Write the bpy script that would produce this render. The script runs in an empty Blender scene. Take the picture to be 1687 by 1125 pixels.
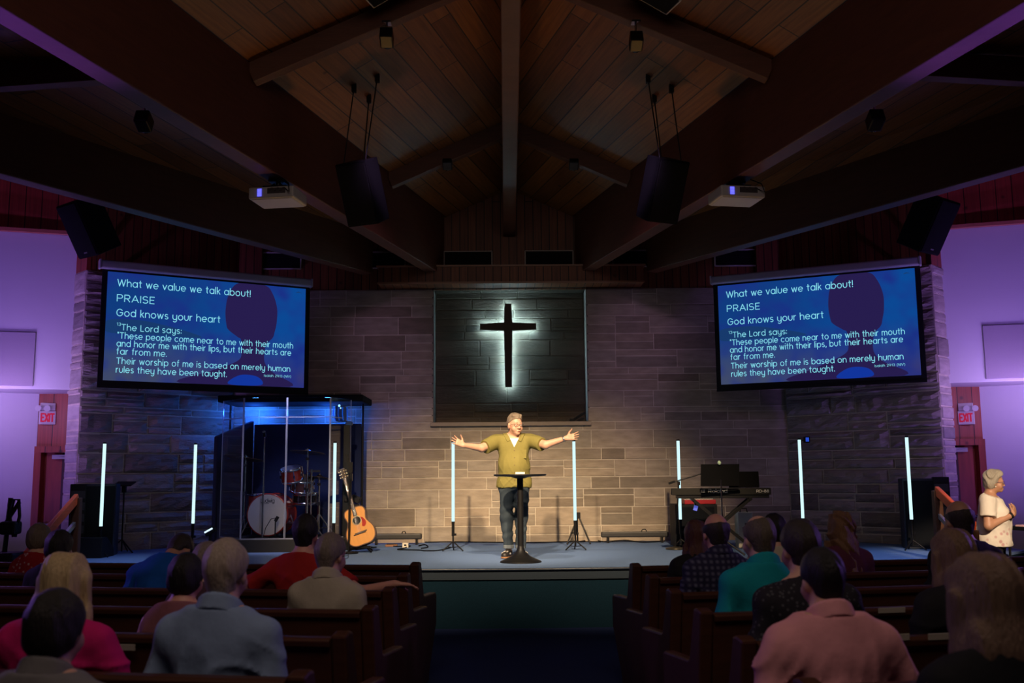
import bpy, math, random
import numpy as np
from mathutils import Matrix, Vector, Euler
random.seed(7); RNG = np.random.RandomState(7)
SC = bpy.context.scene
COL = SC.collection
# ------------------------------------------------------------------ camera
FPX, IW, IH = 1640.0, 1687.0, 1125.0
CAM = Vector((-0.08, 0.0, 1.63))
_ya, _pi, _ro = math.atan(.007), math.atan(.1357), math.radians(.47)
_F = Vector((math.sin(_ya)*math.cos(_pi), math.cos(_ya)*math.cos(_pi), math.sin(_pi)))
_R0 = Vector((math.cos(_ya), -math.sin(_ya), 0)); _U0 = _R0.cross(_F)
_R = _R0*math.cos(_ro) - _U0*math.sin(_ro); _U = _R.cross(_F)
cd = bpy.data.cameras.new('camera'); cam = bpy.data.objects.new('camera', cd); COL.objects.link(cam)
M = Matrix((_R, _U, -_F)).transposed().to_4x4(); M.translation = CAM
cam.matrix_world = M
cd.sensor_width = 36.0; cd.lens = FPX/IW*36.0; cd.clip_start = .05; cd.clip_end = 100
cd.dof.use_dof = True; cd.dof.focus_distance = 13.0; cd.dof.aperture_fstop = 3.2
SC.camera = cam
def ray(x, y): return _F + _R*((x-IW/2)/FPX) - _U*((y-IH/2)/FPX)
def atY(x, y, Y):
    d = ray(x, y); return CAM + d*((Y-CAM.y)/d.y)
def atZ(x, y, Z):
    d = ray(x, y); return CAM + d*((Z-CAM.z)/d.z)
# ------------------------------------------------------------------ world and exposure
w = bpy.data.worlds.new('world'); SC.world = w; w.use_nodes = True
w.node_tree.nodes['Background'].inputs[0].default_value = (.55, .42, .75, 1)
w.node_tree.nodes['Background'].inputs[1].default_value = .006
vs = SC.view_settings; vs.view_transform = 'Standard'; vs.look = 'None'; vs.gamma = 1; vs.use_curve_mapping = False; vs.exposure = 0.0
SC.cycles.use_denoising = True
SC.cycles.max_bounces = 8; SC.cycles.sample_clamp_indirect = 4
# ------------------------------------------------------------------ lights
def spot(name, loc, to, power, col, ang, blend=.6, rad=.15):
    l = bpy.data.lights.new(name, 'SPOT'); l.energy = power; l.color = col; l.spot_size = math.radians(ang); l.spot_blend = blend; l.shadow_soft_size = rad
    o = bpy.data.objects.new(name, l); COL.objects.link(o); o.location = loc
    o.rotation_euler = (Vector(to)-Vector(loc)).to_track_quat('-Z', 'Y').to_euler(); return o
def area(name, loc, to, power, col, sx, sy, spread=180):
    l = bpy.data.lights.new(name, 'AREA'); l.energy = power; l.color = col; l.shape = 'RECTANGLE'; l.size = sx; l.size_y = sy; l.spread = math.radians(spread)
    o = bpy.data.objects.new(name, l); COL.objects.link(o); o.location = loc
    o.rotation_euler = (Vector(to)-Vector(loc)).to_track_quat('-Z', 'Y').to_euler(); return o
def point(name, loc, power, col, rad=.1):
    l = bpy.data.lights.new(name, 'POINT'); l.energy = power; l.color = col; l.shadow_soft_size = rad
    o = bpy.data.objects.new(name, l); COL.objects.link(o); o.location = loc; return o
WARM = (1.0, .73, .45); PURP = (.37, .18, 1.0); MAG = (.62, .16, .80); BLUE = (.02, .16, 1.0)
for i, (x, tx, p) in enumerate([(-3.6, -2.9, 7600), (-1.6, -.9, 5600), (1.6, .9, 5600), (3.6, 2.9, 7600)]):
    spot('stage_spot', (x, 4.2, 6.3), (tx, 14.0, .55), p, WARM, 29, 1.0, .12)
spot('speaker_key', (-1.3, 8.3, 6.2), (0.05, 12.6, 1.3), 950, (1, .78, .56), 26, .9, .1)
spot('interpreter_key', (4.9, 4.6, 4.6), (5.45, 11.1, 1.15), 2900, (1, .74, .50), 12, .5, .1)
for s in (-1, 1):
    spot('wall_uplight', (s*7.6, 11.6, .35), (s*6.9, 14.2, 3.3), 215, PURP, 84, .8, .1)
    area('cove_light', (s*7.1, 13.35, 2.6), (s*6.9, 14.15, 3.1), 15, (.58, .36, 1), 1.6, .1)
    spot('stage_down', (s*3.9, 10.4, 4.7), (s*4.6, 12.3, .64), 380, (.44, .60, 1), 34, .9, .1)
    spot('bulkhead_wash', (s*6.7, 11.0, 2.3), (s*7.0, 14.0, 4.6), 130, (.38, .18, 1), 62, .9, .1)
    spot('beam_uplight', (s*5.4, 5.9, 1.0), (s*3.62, 6.9, 5.0), 2200, (.13, .07, 1.0), 27, .8, .1)
    spot('side_wash', (s*7.4, 10.2, 3.6), (s*5.0, 14.2, 2.2), 60, (.50, .30, 1), 40, .9, .08)
    spot('upper_wash', (s*1.2, 9.6, 5.4), (s*2.4, 15.5, 3.1), 170, (.68, .38, .80), 32, .9, .1)
    spot('bay_light', (s*5.9, 9.0, 4.6), (s*6.8, 13.5, 3.2), 20, (.50, .18, .80), 100, .8, .1)
    spot('audience_rim', (s*6.6, 8.0, 2.3), (s*1.0, 3.2, .9), 150, (.40, .18, 1), 80, .8, .15)
for s in (-1, 1): spot('ceiling_fill', (s*1.9, 11.3, .72), (s*1.5, 9.3, 6.6), 78, (1, .50, .12), 66, 1., .15)  # unseen warm fill, added at the stage edge to brighten the ceiling boards
area('hall_fill', (0, 1.6, 6.0), (0, 6.4, .6), 44, (1, .76, .66), 5, 2, 140)  # added fill without a fixture, lifts the congregation, pews and stage face
for x, p in ((-2.80, 17), (-3.9, 24)): point('drum_blue', (x, 15.22, 2.62), p, BLUE, .04)
spot('drum_fill', (-3.1, 13.2, 3.4), (-3.1, 14.3, 1.1), 130, (.75, .72, 1), 60, .8, .1)
# ------------------------------------------------------------------ materials
MATS = {}
def pm(name, col, rough=.55, metal=0., var=.18, scale=6., bump=0., bscale=None, stretch=None, spec=.5, emit=None, coat=0.):
    """a principled material with procedural colour variation and bump"""
    if name in MATS: return MATS[name]
    m = bpy.data.materials.new(name); m.use_nodes = True; MATS[name] = m
    nt = m.node_tree; b = nt.nodes['Principled BSDF']; N = nt.nodes.new; L = nt.links.new
    tc = N('ShaderNodeTexCoord'); mp = N('ShaderNodeMapping'); L(tc.outputs['Object'], mp.inputs[0])
    if stretch: mp.inputs['Scale'].default_value = stretch
    nz = N('ShaderNodeTexNoise'); nz.inputs['Scale'].default_value = scale; nz.inputs['Detail'].default_value = 4; L(mp.outputs[0], nz.inputs['Vector'])
    mx = N('ShaderNodeMix'); mx.data_type = 'RGBA'; L(nz.outputs[0], mx.inputs['Factor'])
    mx.inputs[6].default_value = tuple(max(0, c*(1-var)) for c in col[:3])+(1,); mx.inputs[7].default_value = tuple(min(1, c*(1+var)) for c in col[:3])+(1,)
    L(mx.outputs[2], b.inputs['Base Color'])
    b.inputs['Roughness'].default_value = rough; b.inputs['Metallic'].default_value = metal; b.inputs['Specular IOR Level'].default_value = spec
    if coat: b.inputs['Coat Weight'].default_value = coat; b.inputs['Coat Roughness'].default_value = .15
    if bump:
        n2 = N('ShaderNodeTexNoise'); n2.inputs['Scale'].default_value = bscale or scale*4; n2.inputs['Detail'].default_value = 5; L(mp.outputs[0], n2.inputs['Vector'])
        bp = N('ShaderNodeBump'); bp.inputs['Strength'].default_value = bump; bp.inputs['Distance'].default_value = .02; L(n2.outputs[0], bp.inputs['Height']); L(bp.outputs[0], b.inputs['Normal'])
    if emit:
        b.inputs['Emission Color'].default_value = tuple(emit[:3])+(1,); b.inputs['Emission Strength'].default_value = emit[3]
    return m
def planks(name, c1, c2, rowh=.19, width=2.6, dark=.25, rough=.45, grain=.35):
    """tongue and groove boards, laid by the mesh's own UVs in metres"""
    m = bpy.data.materials.new(name); m.use_nodes = True; nt = m.node_tree; b = nt.nodes['Principled BSDF']; N = nt.nodes.new; L = nt.links.new
    uv = N('ShaderNodeUVMap'); br = N('ShaderNodeTexBrick'); L(uv.outputs[0], br.inputs['Vector'])
    br.inputs['Color1'].default_value = c1+(1,); br.inputs['Color2'].default_value = c2+(1,); br.inputs['Mortar'].default_value = tuple(c*dark*.4 for c in c1)+(1,)
    br.inputs['Scale'].default_value = 1; br.inputs['Brick Width'].default_value = width; br.inputs['Row Height'].default_value = rowh; br.inputs['Mortar Size'].default_value = .008; br.inputs['Mortar Smooth'].default_value = .3
    br.offset = .37
    mp = N('ShaderNodeMapping'); mp.inputs['Scale'].default_value = (1.1, 26, 1); L(uv.outputs[0], mp.inputs[0])
    nz = N('ShaderNodeTexNoise'); nz.inputs['Scale'].default_value = 1.3; nz.inputs['Detail'].default_value = 6; nz.inputs['Distortion'].default_value = .6; L(mp.outputs[0], nz.inputs['Vector'])
    vo = N('ShaderNodeTexVoronoi'); vo.inputs['Scale'].default_value = 2.1; L(uv.outputs[0], vo.inputs['Vector'])
    kr = N('ShaderNodeMapRange'); kr.inputs[1].default_value = .03; kr.inputs[2].default_value = .085; kr.inputs[3].default_value = .3; kr.inputs[4].default_value = 1; L(vo.outputs['Distance'], kr.inputs[0])
    gr = N('ShaderNodeMapRange'); gr.inputs[1].default_value = .3; gr.inputs[2].default_value = .7; gr.inputs[3].default_value = 1-grain; gr.inputs[4].default_value = 1+grain*.4; L(nz.outputs[0], gr.inputs[0])
    mu = N('ShaderNodeMath'); mu.operation = 'MULTIPLY'; L(kr.outputs[0], mu.inputs[0]); L(gr.outputs[0], mu.inputs[1])
    vm = N('ShaderNodeVectorMath'); vm.operation = 'SCALE'; L(br.outputs[0], vm.inputs[0]); L(mu.outputs[0], vm.inputs['Scale'])
    L(vm.outputs[0], b.inputs['Base Color']); b.inputs['Roughness'].default_value = rough
    bp = N('ShaderNodeBump'); bp.inputs['Strength'].default_value = .35; bp.inputs['Distance'].default_value = .01; L(br.outputs['Fac'], bp.inputs['Height']); bp.invert = True; L(bp.outputs[0], b.inputs['Normal'])
    return m
def stone(name, bump, dist=.02):
    """each block takes the tint stored on it; fine bedding noise on top"""
    m = bpy.data.materials.new(name); m.use_nodes = True; nt = m.node_tree; b = nt.nodes['Principled BSDF']; N = nt.nodes.new; L = nt.links.new
    at = N('ShaderNodeAttribute'); at.attribute_name = 'tint'
    tc = N('ShaderNodeTexCoord'); mp = N('ShaderNodeMapping'); mp.inputs['Scale'].default_value = (1, 1, 3.4); L(tc.outputs['Object'], mp.inputs[0])
    nz = N('ShaderNodeTexNoise'); nz.inputs['Scale'].default_value = 4; nz.inputs['Detail'].default_value = 8; L(mp.outputs[0], nz.inputs['Vector'])
    mr = N('ShaderNodeMapRange'); mr.inputs[1].default_value = .25; mr.inputs[2].default_value = .75; mr.inputs[3].default_value = .78; mr.inputs[4].default_value = 1.2; L(nz.outputs[0], mr.inputs[0])
    vm = N('ShaderNodeVectorMath'); vm.operation = 'SCALE'; L(at.outputs['Color'], vm.inputs[0]); L(mr.outputs[0], vm.inputs['Scale'])
    L(vm.outputs[0], b.inputs['Base Color']); b.inputs['Roughness'].default_value = .82; b.inputs['Specular IOR Level'].default_value = .25
    n2 = N('ShaderNodeTexNoise'); n2.inputs['Scale'].default_value = 14; n2.inputs['Detail'].default_value = 7; L(mp.outputs[0], n2.inputs['Vector'])
    bp = N('ShaderNodeBump'); bp.inputs['Strength'].default_value = bump; bp.inputs['Distance'].default_value = dist; L(n2.outputs[0], bp.inputs['Height']); L(bp.outputs[0], b.inputs['Normal'])
    return m
def emis(name, col, s):
    m = bpy.data.materials.new(name); m.use_nodes = True; nt = m.node_tree; nt.nodes.remove(nt.nodes['Principled BSDF'])
    e = nt.nodes.new('ShaderNodeEmission'); e.inputs[0].default_value = tuple(col)+(1,); e.inputs[1].default_value = s
    nt.links.new(e.outputs[0], nt.nodes['Material Output'].inputs[0]); return m
def clear(name, tint=(.93, .95, 1), refl=1.0):
    m = bpy.data.materials.new(name); m.use_nodes = True; nt = m.node_tree; nt.nodes.remove(nt.nodes['Principled BSDF']); N = nt.nodes.new; L = nt.links.new
    t = N('ShaderNodeBsdfTransparent'); t.inputs[0].default_value = tint+(1,); g = N('ShaderNodeBsdfGlossy'); g.inputs['Roughness'].default_value = .02
    fr = N('ShaderNodeLayerWeight'); pw = N('ShaderNodeMath'); pw.operation = 'POWER'; pw.inputs[1].default_value = 4; L(fr.outputs['Facing'], pw.inputs[0])
    mu = N('ShaderNodeMath'); mu.operation = 'MULTIPLY_ADD'; mu.inputs[1].default_value = .7*refl; mu.inputs[2].default_value = .035*refl; mu.use_clamp = True; L(pw.outputs[0], mu.inputs[0])
    mx = N('ShaderNodeMixShader'); L(mu.outputs[0], mx.inputs[0]); L(t.outputs[0], mx.inputs[1]); L(g.outputs[0], mx.inputs[2]); L(mx.outputs[0], nt.nodes['Material Output'].inputs[0]); return m
WOODC = planks('ceiling_boards', (.33, .115, .020), (.18, .056, .010), .24)
WOODW = planks('wall_boards', (.27, .085, .030), (.17, .048, .018), .13, 6.)
WOODR = planks('door_wall_boards', (.34, .055, .026), (.26, .040, .018), .22, 6.)
BEAM = pm('glulam_beam', (.13, .045, .020), .5, var=.35, scale=3, stretch=(1, 1, 9), bump=.1)
PEW = pm('dark_pew_wood', (.062, .021, .010), .5, var=.4, scale=5, stretch=(1, 7, 7), bump=.05, spec=.3)
STONE = stone('sawn_limestone', .25); ROUGH = stone('split_face_limestone', .8, .03)
MORTAR = pm('mortar', (.52, .44, .35), .9, var=.1, scale=20)
WHITE = pm('white_painted_wall', (.62, .60, .62), .8, var=.03, scale=3)
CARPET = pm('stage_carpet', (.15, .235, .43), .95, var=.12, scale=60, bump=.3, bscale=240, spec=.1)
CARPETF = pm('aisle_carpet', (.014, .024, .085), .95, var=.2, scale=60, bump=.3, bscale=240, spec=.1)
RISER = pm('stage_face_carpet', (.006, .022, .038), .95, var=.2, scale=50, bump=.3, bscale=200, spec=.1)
TILE = pm('pew_floor', (.30, .26, .20), .5, var=.1, scale=4)
BLACK = pm('black_plastic', (.009, .009, .011), .6, var=.2, scale=20, spec=.2)
BLKMET = pm('black_metal', (.016, .016, .018), .35, .6, var=.2, scale=20)
BLKFAB = pm('black_cloth', (.008, .009, .012), .95, var=.3, scale=40, bump=.1, spec=.1)
GRILLE = pm('speaker_grille', (.008, .009, .011), .8, var=.6, scale=160, bump=.4, bscale=300, spec=.15)
CHROME = pm('chrome', (.75, .75, .78), .15, 1., var=.05, scale=10)
REDLAC = pm('red_lacquer', (.30, .022, .012), .18, var=.5, scale=4, coat=.6)
OFFW = pm('projector_white', (.55, .54, .52), .5, var=.04, scale=10)
TUBEM = emis('lit_tube', (.64, .95, 1.0), 1.12)
SKIN = {k: pm('skin_'+k, c, .5, var=.10, scale=18, bump=.05, bscale=90) for k, c in dict(fair=(.60, .335, .235), tan=(.46, .24, .15), pink=(.62, .30, .22)).items()}
# ------------------------------------------------------------------ tagging
def tag(o, label=None, cat=None, group=None, kind=None):
    if label: o['label'] = label
    if cat: o['category'] = cat
    if group: o['group'] = group
    if kind: o['kind'] = kind
    return o
def thing(name, label, cat, loc=(0, 0, 0), rz=0., group=None):
    o = bpy.data.objects.new(name, None); COL.objects.link(o); o.empty_display_size = .1
    o.location = loc; o.rotation_euler = (0, 0, rz); return tag(o, label, cat, group)
def inv_of(root):
    m = Matrix.Identity(4); chain = []
    while root is not None: chain.append(root); root = root.parent
    for r in reversed(chain): m = m @ (Matrix.Translation(r.location) @ r.rotation_euler.to_matrix().to_4x4())
    return m.inverted()
def copy_tree(o, parent=None):
    c = o.copy(); COL.objects.link(c); c.parent = parent
    for ch in list(o.children): copy_tree(ch, c)
    return c
# ------------------------------------------------------------------ mesh builder
class MB:
    def __init__(s): s.v = []; s.f = []; s.uv = None; s.sm = []
    def add(s, vs, fs, smooth=False):
        n = len(s.v); s.v += [Vector(v) for v in vs]; s.f += [tuple(i+n for i in f) for f in fs]; s.sm += [smooth]*len(fs); return s
    def box(s, c, d, rot=None, taper=1.):
        c = Vector(c); x, y, z = d[0]/2, d[1]/2, d[2]/2
        vs = [Vector((a*x*(taper if e > 0 else 1), b*y*(taper if e > 0 else 1), e*z)) for e in (-1, 1) for a, b in ((-1, -1), (1, -1), (1, 1), (-1, 1))]
        if rot is not None:
            R = rot if isinstance(rot, Matrix) else Euler(rot).to_matrix(); vs = [R @ v for v in vs]
        return s.add([v+c for v in vs], [(3, 2, 1, 0), (4, 5, 6, 7), (0, 1, 5, 4), (1, 2, 6, 5), (2, 3, 7, 6), (3, 0, 4, 7)])
    def bar(s, p, q, w, h, up=(0, 0, 1)):
        p, q = Vector(p), Vector(q); d = (q-p); L = d.length; d.normalize(); u = Vector(up); r = d.cross(u).normalized(); u = r.cross(d)
        R = Matrix((r, d, u)).transposed(); return s.box((p+q)/2, (w, L, h), R)
    def cyl(s, p, q, r, r2=None, n=14, cap=True):
        p, q = Vector(p), Vector(q); r2 = r if r2 is None else r2; d = (q-p).normalized(); a = d.orthogonal().normalized(); b = d.cross(a)
        vs = [p+(a*math.cos(t)+b*math.sin(t))*r for t in [2*math.pi*i/n for i in range(n)]]+[q+(a*math.cos(t)+b*math.sin(t))*r2 for t in [2*math.pi*i/n for i in range(n)]]
        s.add(vs, [(i, (i+1) % n, n+(i+1) % n, n+i) for i in range(n)], True)
        if cap: s.add(vs, [tuple(range(n-1, -1, -1)), tuple(range(n, 2*n))])
        return s
    def tube(s, pts, r, n=8):
        pts = [Vector(p) for p in pts]; m = len(pts); vs = []; prev = None
        for i, p in enumerate(pts):
            d = (pts[min(i+1, m-1)]-pts[max(i-1, 0)]).normalized()
            a = (d.orthogonal() if prev is None else (prev-d*prev.dot(d))).normalized(); prev = a; b = d.cross(a)
            rr = r[i] if isinstance(r, (list, tuple)) else r
            vs += [p+(a*math.cos(2*math.pi*k/n)+b*math.sin(2*math.pi*k/n))*rr for k in range(n)]
        fs = [(i*n+k, i*n+(k+1) % n, (i+1)*n+(k+1) % n, (i+1)*n+k) for i in range(m-1) for k in range(n)]
        s.add(vs, fs, True); s.add(vs, [tuple(range(n-1, -1, -1)), tuple((m-1)*n+k for k in range(n))]); return s
    def lathe(s, prof, M4=None, n=24):
        M4 = M4 or Matrix.Identity(4); m = len(prof)
        vs = [M4 @ Vector((r*math.cos(2*math.pi*k/n), r*math.sin(2*math.pi*k/n), z)) for r, z in prof for k in range(n)]
        s.add(vs, [(i*n+k, i*n+(k+1) % n, (i+1)*n+(k+1) % n, (i+1)*n+k) for i in range(m-1) for k in range(n)], True)
        if prof[0][0] < .002: s.add(vs, [tuple(range(n-1, -1, -1))])
        if prof[-1][0] < .002: s.add(vs, [tuple((m-1)*n+k for k in range(n))])
        return s
    def prism(s, poly, t, M4=None):
        """poly in local xy, extruded along local z from 0 to t"""
        M4 = M4 or Matrix.Identity(4); n = len(poly)
        vs = [M4 @ Vector((x, y, 0)) for x, y in poly]+[M4 @ Vector((x, y, t)) for x, y in poly]
        return s.add(vs, [tuple(range(n-1, -1, -1)), tuple(range(n, 2*n))]+[(i, (i+1) % n, n+(i+1) % n, n+i) for i in range(n)])
    def ball(s, c, r, n=12, M3=None):
        c = Vector(c); r = Vector(r) if not isinstance(r, (int, float)) else Vector((r, r, r)); vs = []; h = n//2
        for i in range(h+1):
            for k in range(n):
                a, b = math.pi*i/h, 2*math.pi*k/n; v = Vector((r.x*math.sin(a)*math.cos(b), r.y*math.sin(a)*math.sin(b), r.z*math.cos(a))); vs.append(c+(M3 @ v if M3 else v))
        return s.add(vs, [(i*n+k, (i+1)*n+k, (i+1)*n+(k+1) % n, i*n+(k+1) % n) for i in range(h) for k in range(n)], True)
    def build(s, name, mat, parent=None, world=False, bevel=0., uv=None, kind=None):
        me = bpy.data.meshes.new(name); vs = s.v
        if world and parent is not None:
            im = inv_of(parent); vs = [im @ v for v in vs]
        me.from_pydata([tuple(v) for v in vs], [], s.f); me.polygons.foreach_set('use_smooth', s.sm); me.validate(); me.update()
        me.materials.append(mat); o = bpy.data.objects.new(name, me); COL.objects.link(o); o.parent = parent
        if uv: set_uv(me, *uv)
        if bevel:
            b = o.modifiers.new('bevel', 'BEVEL'); b.width = bevel; b.segments = 2; b.limit_method = 'ANGLE'; b.angle_limit = .6
        if kind: o['kind'] = kind
        return o
def set_uv(me, ud, vd, org=(0, 0, 0)):
    ud, vd, org = Vector(ud), Vector(vd), Vector(org); l = me.uv_layers.new(name='UVMap')
    for lp in me.loops:
        p = me.vertices[lp.vertex_index].co-org; l.data[lp.index].uv = (p.dot(ud), p.dot(vd))
def struct(name, mb, mat, **k):
    o = mb.build(name, mat, **k); o['kind'] = 'structure'; return o
def axes(o, x, y, z):
    m = Matrix((Vector(x), Vector(y), Vector(z))).transposed().to_4x4(); m.translation = Vector(o); return m
# ================================================================== the room
ST = .64          # stage height
WY = 15.5         # front stone wall
# floor: carpet in the aisle and before the stage, hard floor under the pews
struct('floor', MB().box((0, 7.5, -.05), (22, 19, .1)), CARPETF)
for s, x0 in ((-1, -.86), (1, .98)):
    struct('floor_pews', MB().box(((x0+s*9)/2, 5.0, .002), (9-abs(x0), 8.3, .006)), TILE)
# stage: a shallow bow towards the hall
R0 = 17.0; cy = 11.1+R0; N = 40
arc = [(x, cy-math.sqrt(R0*R0-x*x)) for x in [-5.6+11.2*i/N for i in range(N+1)]]
poly = arc+[(6.6, 13.0), (6.6, 14.8), (4.6, 16.0), (-4.6, 16.0), (-6.6, 14.8), (-6.6, 13.0)]
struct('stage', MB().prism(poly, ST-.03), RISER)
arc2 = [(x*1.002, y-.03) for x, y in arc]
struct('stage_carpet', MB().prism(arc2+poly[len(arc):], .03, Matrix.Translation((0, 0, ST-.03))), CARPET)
nose = MB(); nose.tube([(x, y-.035, ST-.012) for x, y in arc], .014, 8)
struct('trim_1', nose, pm('stage_nosing', (.016, .024, .045), .35, var=.1))
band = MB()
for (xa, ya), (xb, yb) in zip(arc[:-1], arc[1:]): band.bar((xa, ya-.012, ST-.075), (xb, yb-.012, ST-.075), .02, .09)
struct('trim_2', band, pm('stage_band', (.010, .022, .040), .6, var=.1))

def ashlar(name, W, z0, z1, mat, M4, hole=None, rough=0., base=(.395, .325, .25), seed=1, protr=.008, mt=(.58, .50, .40)):
    """coursed stone in local x (along), z (up); face towards local -y. One mesh: mortar bed and every block."""
    r = random.Random(seed); V = []; F = []; T = []
    def quadbox(x0, x1, a, b, d, tint):
        g = .008; x0 += g; x1 -= g; a += g; b -= g
        if x1-x0 < .04 or b-a < .03: return
        nx, nz = (max(2, int((x1-x0)/.09)), max(2, int((b-a)/.05))) if rough else (1, 1)
        n0 = len(V); e = .012 if rough else .006
        for j in range(nz+1):
            for i in range(nx+1):
                edge = i in (0, nx) or j in (0, nz)
                dd = d+(0 if edge else rough*(r.random()*.8+.2))
                V.append(((x0+e)+(x1-x0-2*e)*i/nx, -dd, (a+e)+(b-a-2*e)*j/nz))
        for j in range(nz):
            for i in range(nx):
                k = n0+j*(nx+1)+i; F.append((k, k+1, k+nx+2, k+nx+1)); T.append(tint)
        ring = [n0+i for i in range(nx+1)]+[n0+j*(nx+1)+nx for j in range(1, nz+1)]+[n0+nz*(nx+1)+i for i in range(nx-1, -1, -1)]+[n0+j*(nx+1) for j in range(nz-1, 0, -1)]
        m0 = len(V)
        for k in ring:
            x, y, z = V[k]; x = x0 if x <= x0+e+1e-6 else x1 if x >= x1-e-1e-6 else x; z = a if z <= a+e+1e-6 else b if z >= b-e-1e-6 else z
            V.append((x, .002, z))
        n = len(ring)
        for i in range(n): F.append((m0+i, m0+(i+1) % n, ring[(i+1) % n], ring[i])); T.append(tint)
    def col():
        k = r.choice([1, 1, 1, .9, .78, .62, 1.1, .95]); w = r.uniform(-.03, .03)
        return (base[0]*k*(1+w), base[1]*k, base[2]*k*(1-w))
    def course(xa, xb, a, b):
        x = xa
        while x < xb-.02:
            w = min(r.uniform(.34, 1.15), xb-x)
            if xb-x-w < .25: w = xb-x
            if b-a > .19 and r.random() < .5:
                zz = a+(b-a)*r.choice([.35, .5, .65])
                sp = r.uniform(.35, .65) if w > .8 and r.random() < .5 else None
                for lo, hi in ((a, zz), (zz, b)):
                    if sp and hi-lo > .1: quadbox(x, x+w*sp, lo, hi, protr*r.random(), col()); quadbox(x+w*sp, x+w, lo, hi, protr*r.random(), col())
                    else: quadbox(x, x+w, lo, hi, protr*r.random(), col())
            else: quadbox(x, x+w, a, b, protr*r.random(), col())
            x += w
    z = z0; cuts = []
    marks = [z0]+([hole[2]] if hole else [])+[z1]
    for ma, mb_ in zip(marks[:-1], marks[1:]):
        z = ma
        while z < mb_-.01:
            h = min(r.choice([.10, .14, .18, .22, .26, .28]), mb_-z)
            if mb_-z-h < .09: h = mb_-z
            if hole and z >= hole[2]-.01: course(0, hole[0], z, z+h); course(hole[1], W, z, z+h)
            else: course(0, W, z, z+h)
            z += h
    # mortar bed
    def slab(x0, x1, a, b):
        n = len(V); V.extend([(x0, .004, a), (x1, .004, a), (x1, .004, b), (x0, .004, b), (x0, .3, a), (x1, .3, a), (x1, .3, b), (x0, .3, b)])
        for f in ((0, 1, 2, 3), (5, 4, 7, 6), (1, 5, 6, 2), (4, 0, 3, 7), (3, 2, 6, 7), (4, 5, 1, 0)): F.append(tuple(n+i for i in f)); T.append(mt)
    if hole: slab(0, hole[0], z0, z1); slab(hole[1], W, z0, z1); slab(hole[0], hole[1], z0, hole[2])
    else: slab(0, W, z0, z1)
    me = bpy.data.meshes.new(name); me.from_pydata([tuple(M4 @ Vector(v)) for v in V], [], F)
    ca = me.color_attributes.new('tint', 'FLOAT_COLOR', 'CORNER'); c = []
    for p, t in zip(me.polygons, T): c += list(t+(1,))*p.loop_total
    ca.data.foreach_set('color', c); me.materials.append(mat); me.update()
    o = bpy.data.objects.new(name, me); COL.objects.link(o); o['kind'] = 'structure'; return o
STOP = 4.57
ashlar('wall_front', 8.6, ST-.02, STOP, STONE, Matrix.Translation((-4.3, WY, 0)), hole=(3.1, 5.5, 2.47), seed=5)
q = math.sqrt(.5)
WL, WRt = Vector((-5.98, 13.82, 0)), Vector((4.3, 15.5, 0))
wl = 2.376
ashlar('wall_front_left', wl, 0, STOP, ROUGH, axes(WL, (q, q, 0), (-q, q, 0), (0, 0, 1)), rough=.05, base=(.34, .28, .25), seed=11, protr=.03)
ashlar('wall_front_right', wl, 0, STOP, ROUGH, axes(WRt, (q, -q, 0), (q, q, 0), (0, 0, 1)), rough=.05, base=(.34, .28, .25), seed=12, protr=.03)
# the outer ends of the stone wings
eL = WL+Vector((-q*.42, q*.42, 0)); eR = Vector((5.98, 13.82, 0))
ashlar('wall_end_left', .42, 0, STOP, STONE, axes(eL, (q, -q, 0), (q, q, 0), (0, 0, 1)), base=(.42, .36, .33), seed=21, rough=.012, protr=.02)
ashlar('wall_end_right', .42, 0, STOP, STONE, axes(eR, (q, q, 0), (-q, q, 0), (0, 0, 1)), base=(.42, .36, .33), seed=22, rough=.012, protr=.02)
# niche: reveals, dark stone back, ledge, soffit
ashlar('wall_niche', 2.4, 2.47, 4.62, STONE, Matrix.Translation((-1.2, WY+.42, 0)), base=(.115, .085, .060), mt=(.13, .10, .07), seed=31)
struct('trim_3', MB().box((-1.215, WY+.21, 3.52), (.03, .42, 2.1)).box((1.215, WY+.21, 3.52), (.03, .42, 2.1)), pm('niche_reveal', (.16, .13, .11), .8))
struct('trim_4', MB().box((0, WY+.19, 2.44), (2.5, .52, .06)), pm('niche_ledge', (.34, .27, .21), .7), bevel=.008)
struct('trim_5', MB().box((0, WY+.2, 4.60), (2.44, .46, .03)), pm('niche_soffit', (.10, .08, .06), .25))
# timber above the stone
def boards(name, p0, p1, z0, z1, mat=None, t=.06, y=.0):
    p0, p1 = Vector(p0), Vector(p1); d = (p1-p0).normalized()
    n = Vector((-d.y, d.x, 0)); mb = MB(); mb.bar((p0.x+n.x*t/2, p0.y+n.y*t/2, (z0+z1)/2), (p1.x+n.x*t/2, p1.y+n.y*t/2, (z0+z1)/2), t, z1-z0)
    o = struct(name, mb, mat or WOODW, uv=((0, 0, 1), d, p0)); return o
boards('wall_upper', (-4.3, WY+.02, 0), (4.3, WY+.02, 0), STOP, 6.7)
boards('wall_upper_left', WL+Vector((0, .02, 0)), (-4.3, WY+.02, 0), STOP, 6.5)
boards('wall_upper_right', (4.3, WY+.02, 0), (5.98, 13.84, 0), STOP, 6.5)
boards('wall_upper_end_left', eL, WL, STOP, 5.3, WOODR)
boards('wall_upper_end_right', eR, eR+Vector((q*.42, q*.42, 0)), STOP, 5.3, WOODR)
# pilasters where the timber wall turns
for s in (-1, 1):
    struct('trim_%d' % (6 if s < 0 else 7), MB().box((s*4.08, WY-.03, 5.5), (.34, .1, 1.86)), WOODW, uv=((0, 0, 1), (1, 0, 0)))
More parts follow.
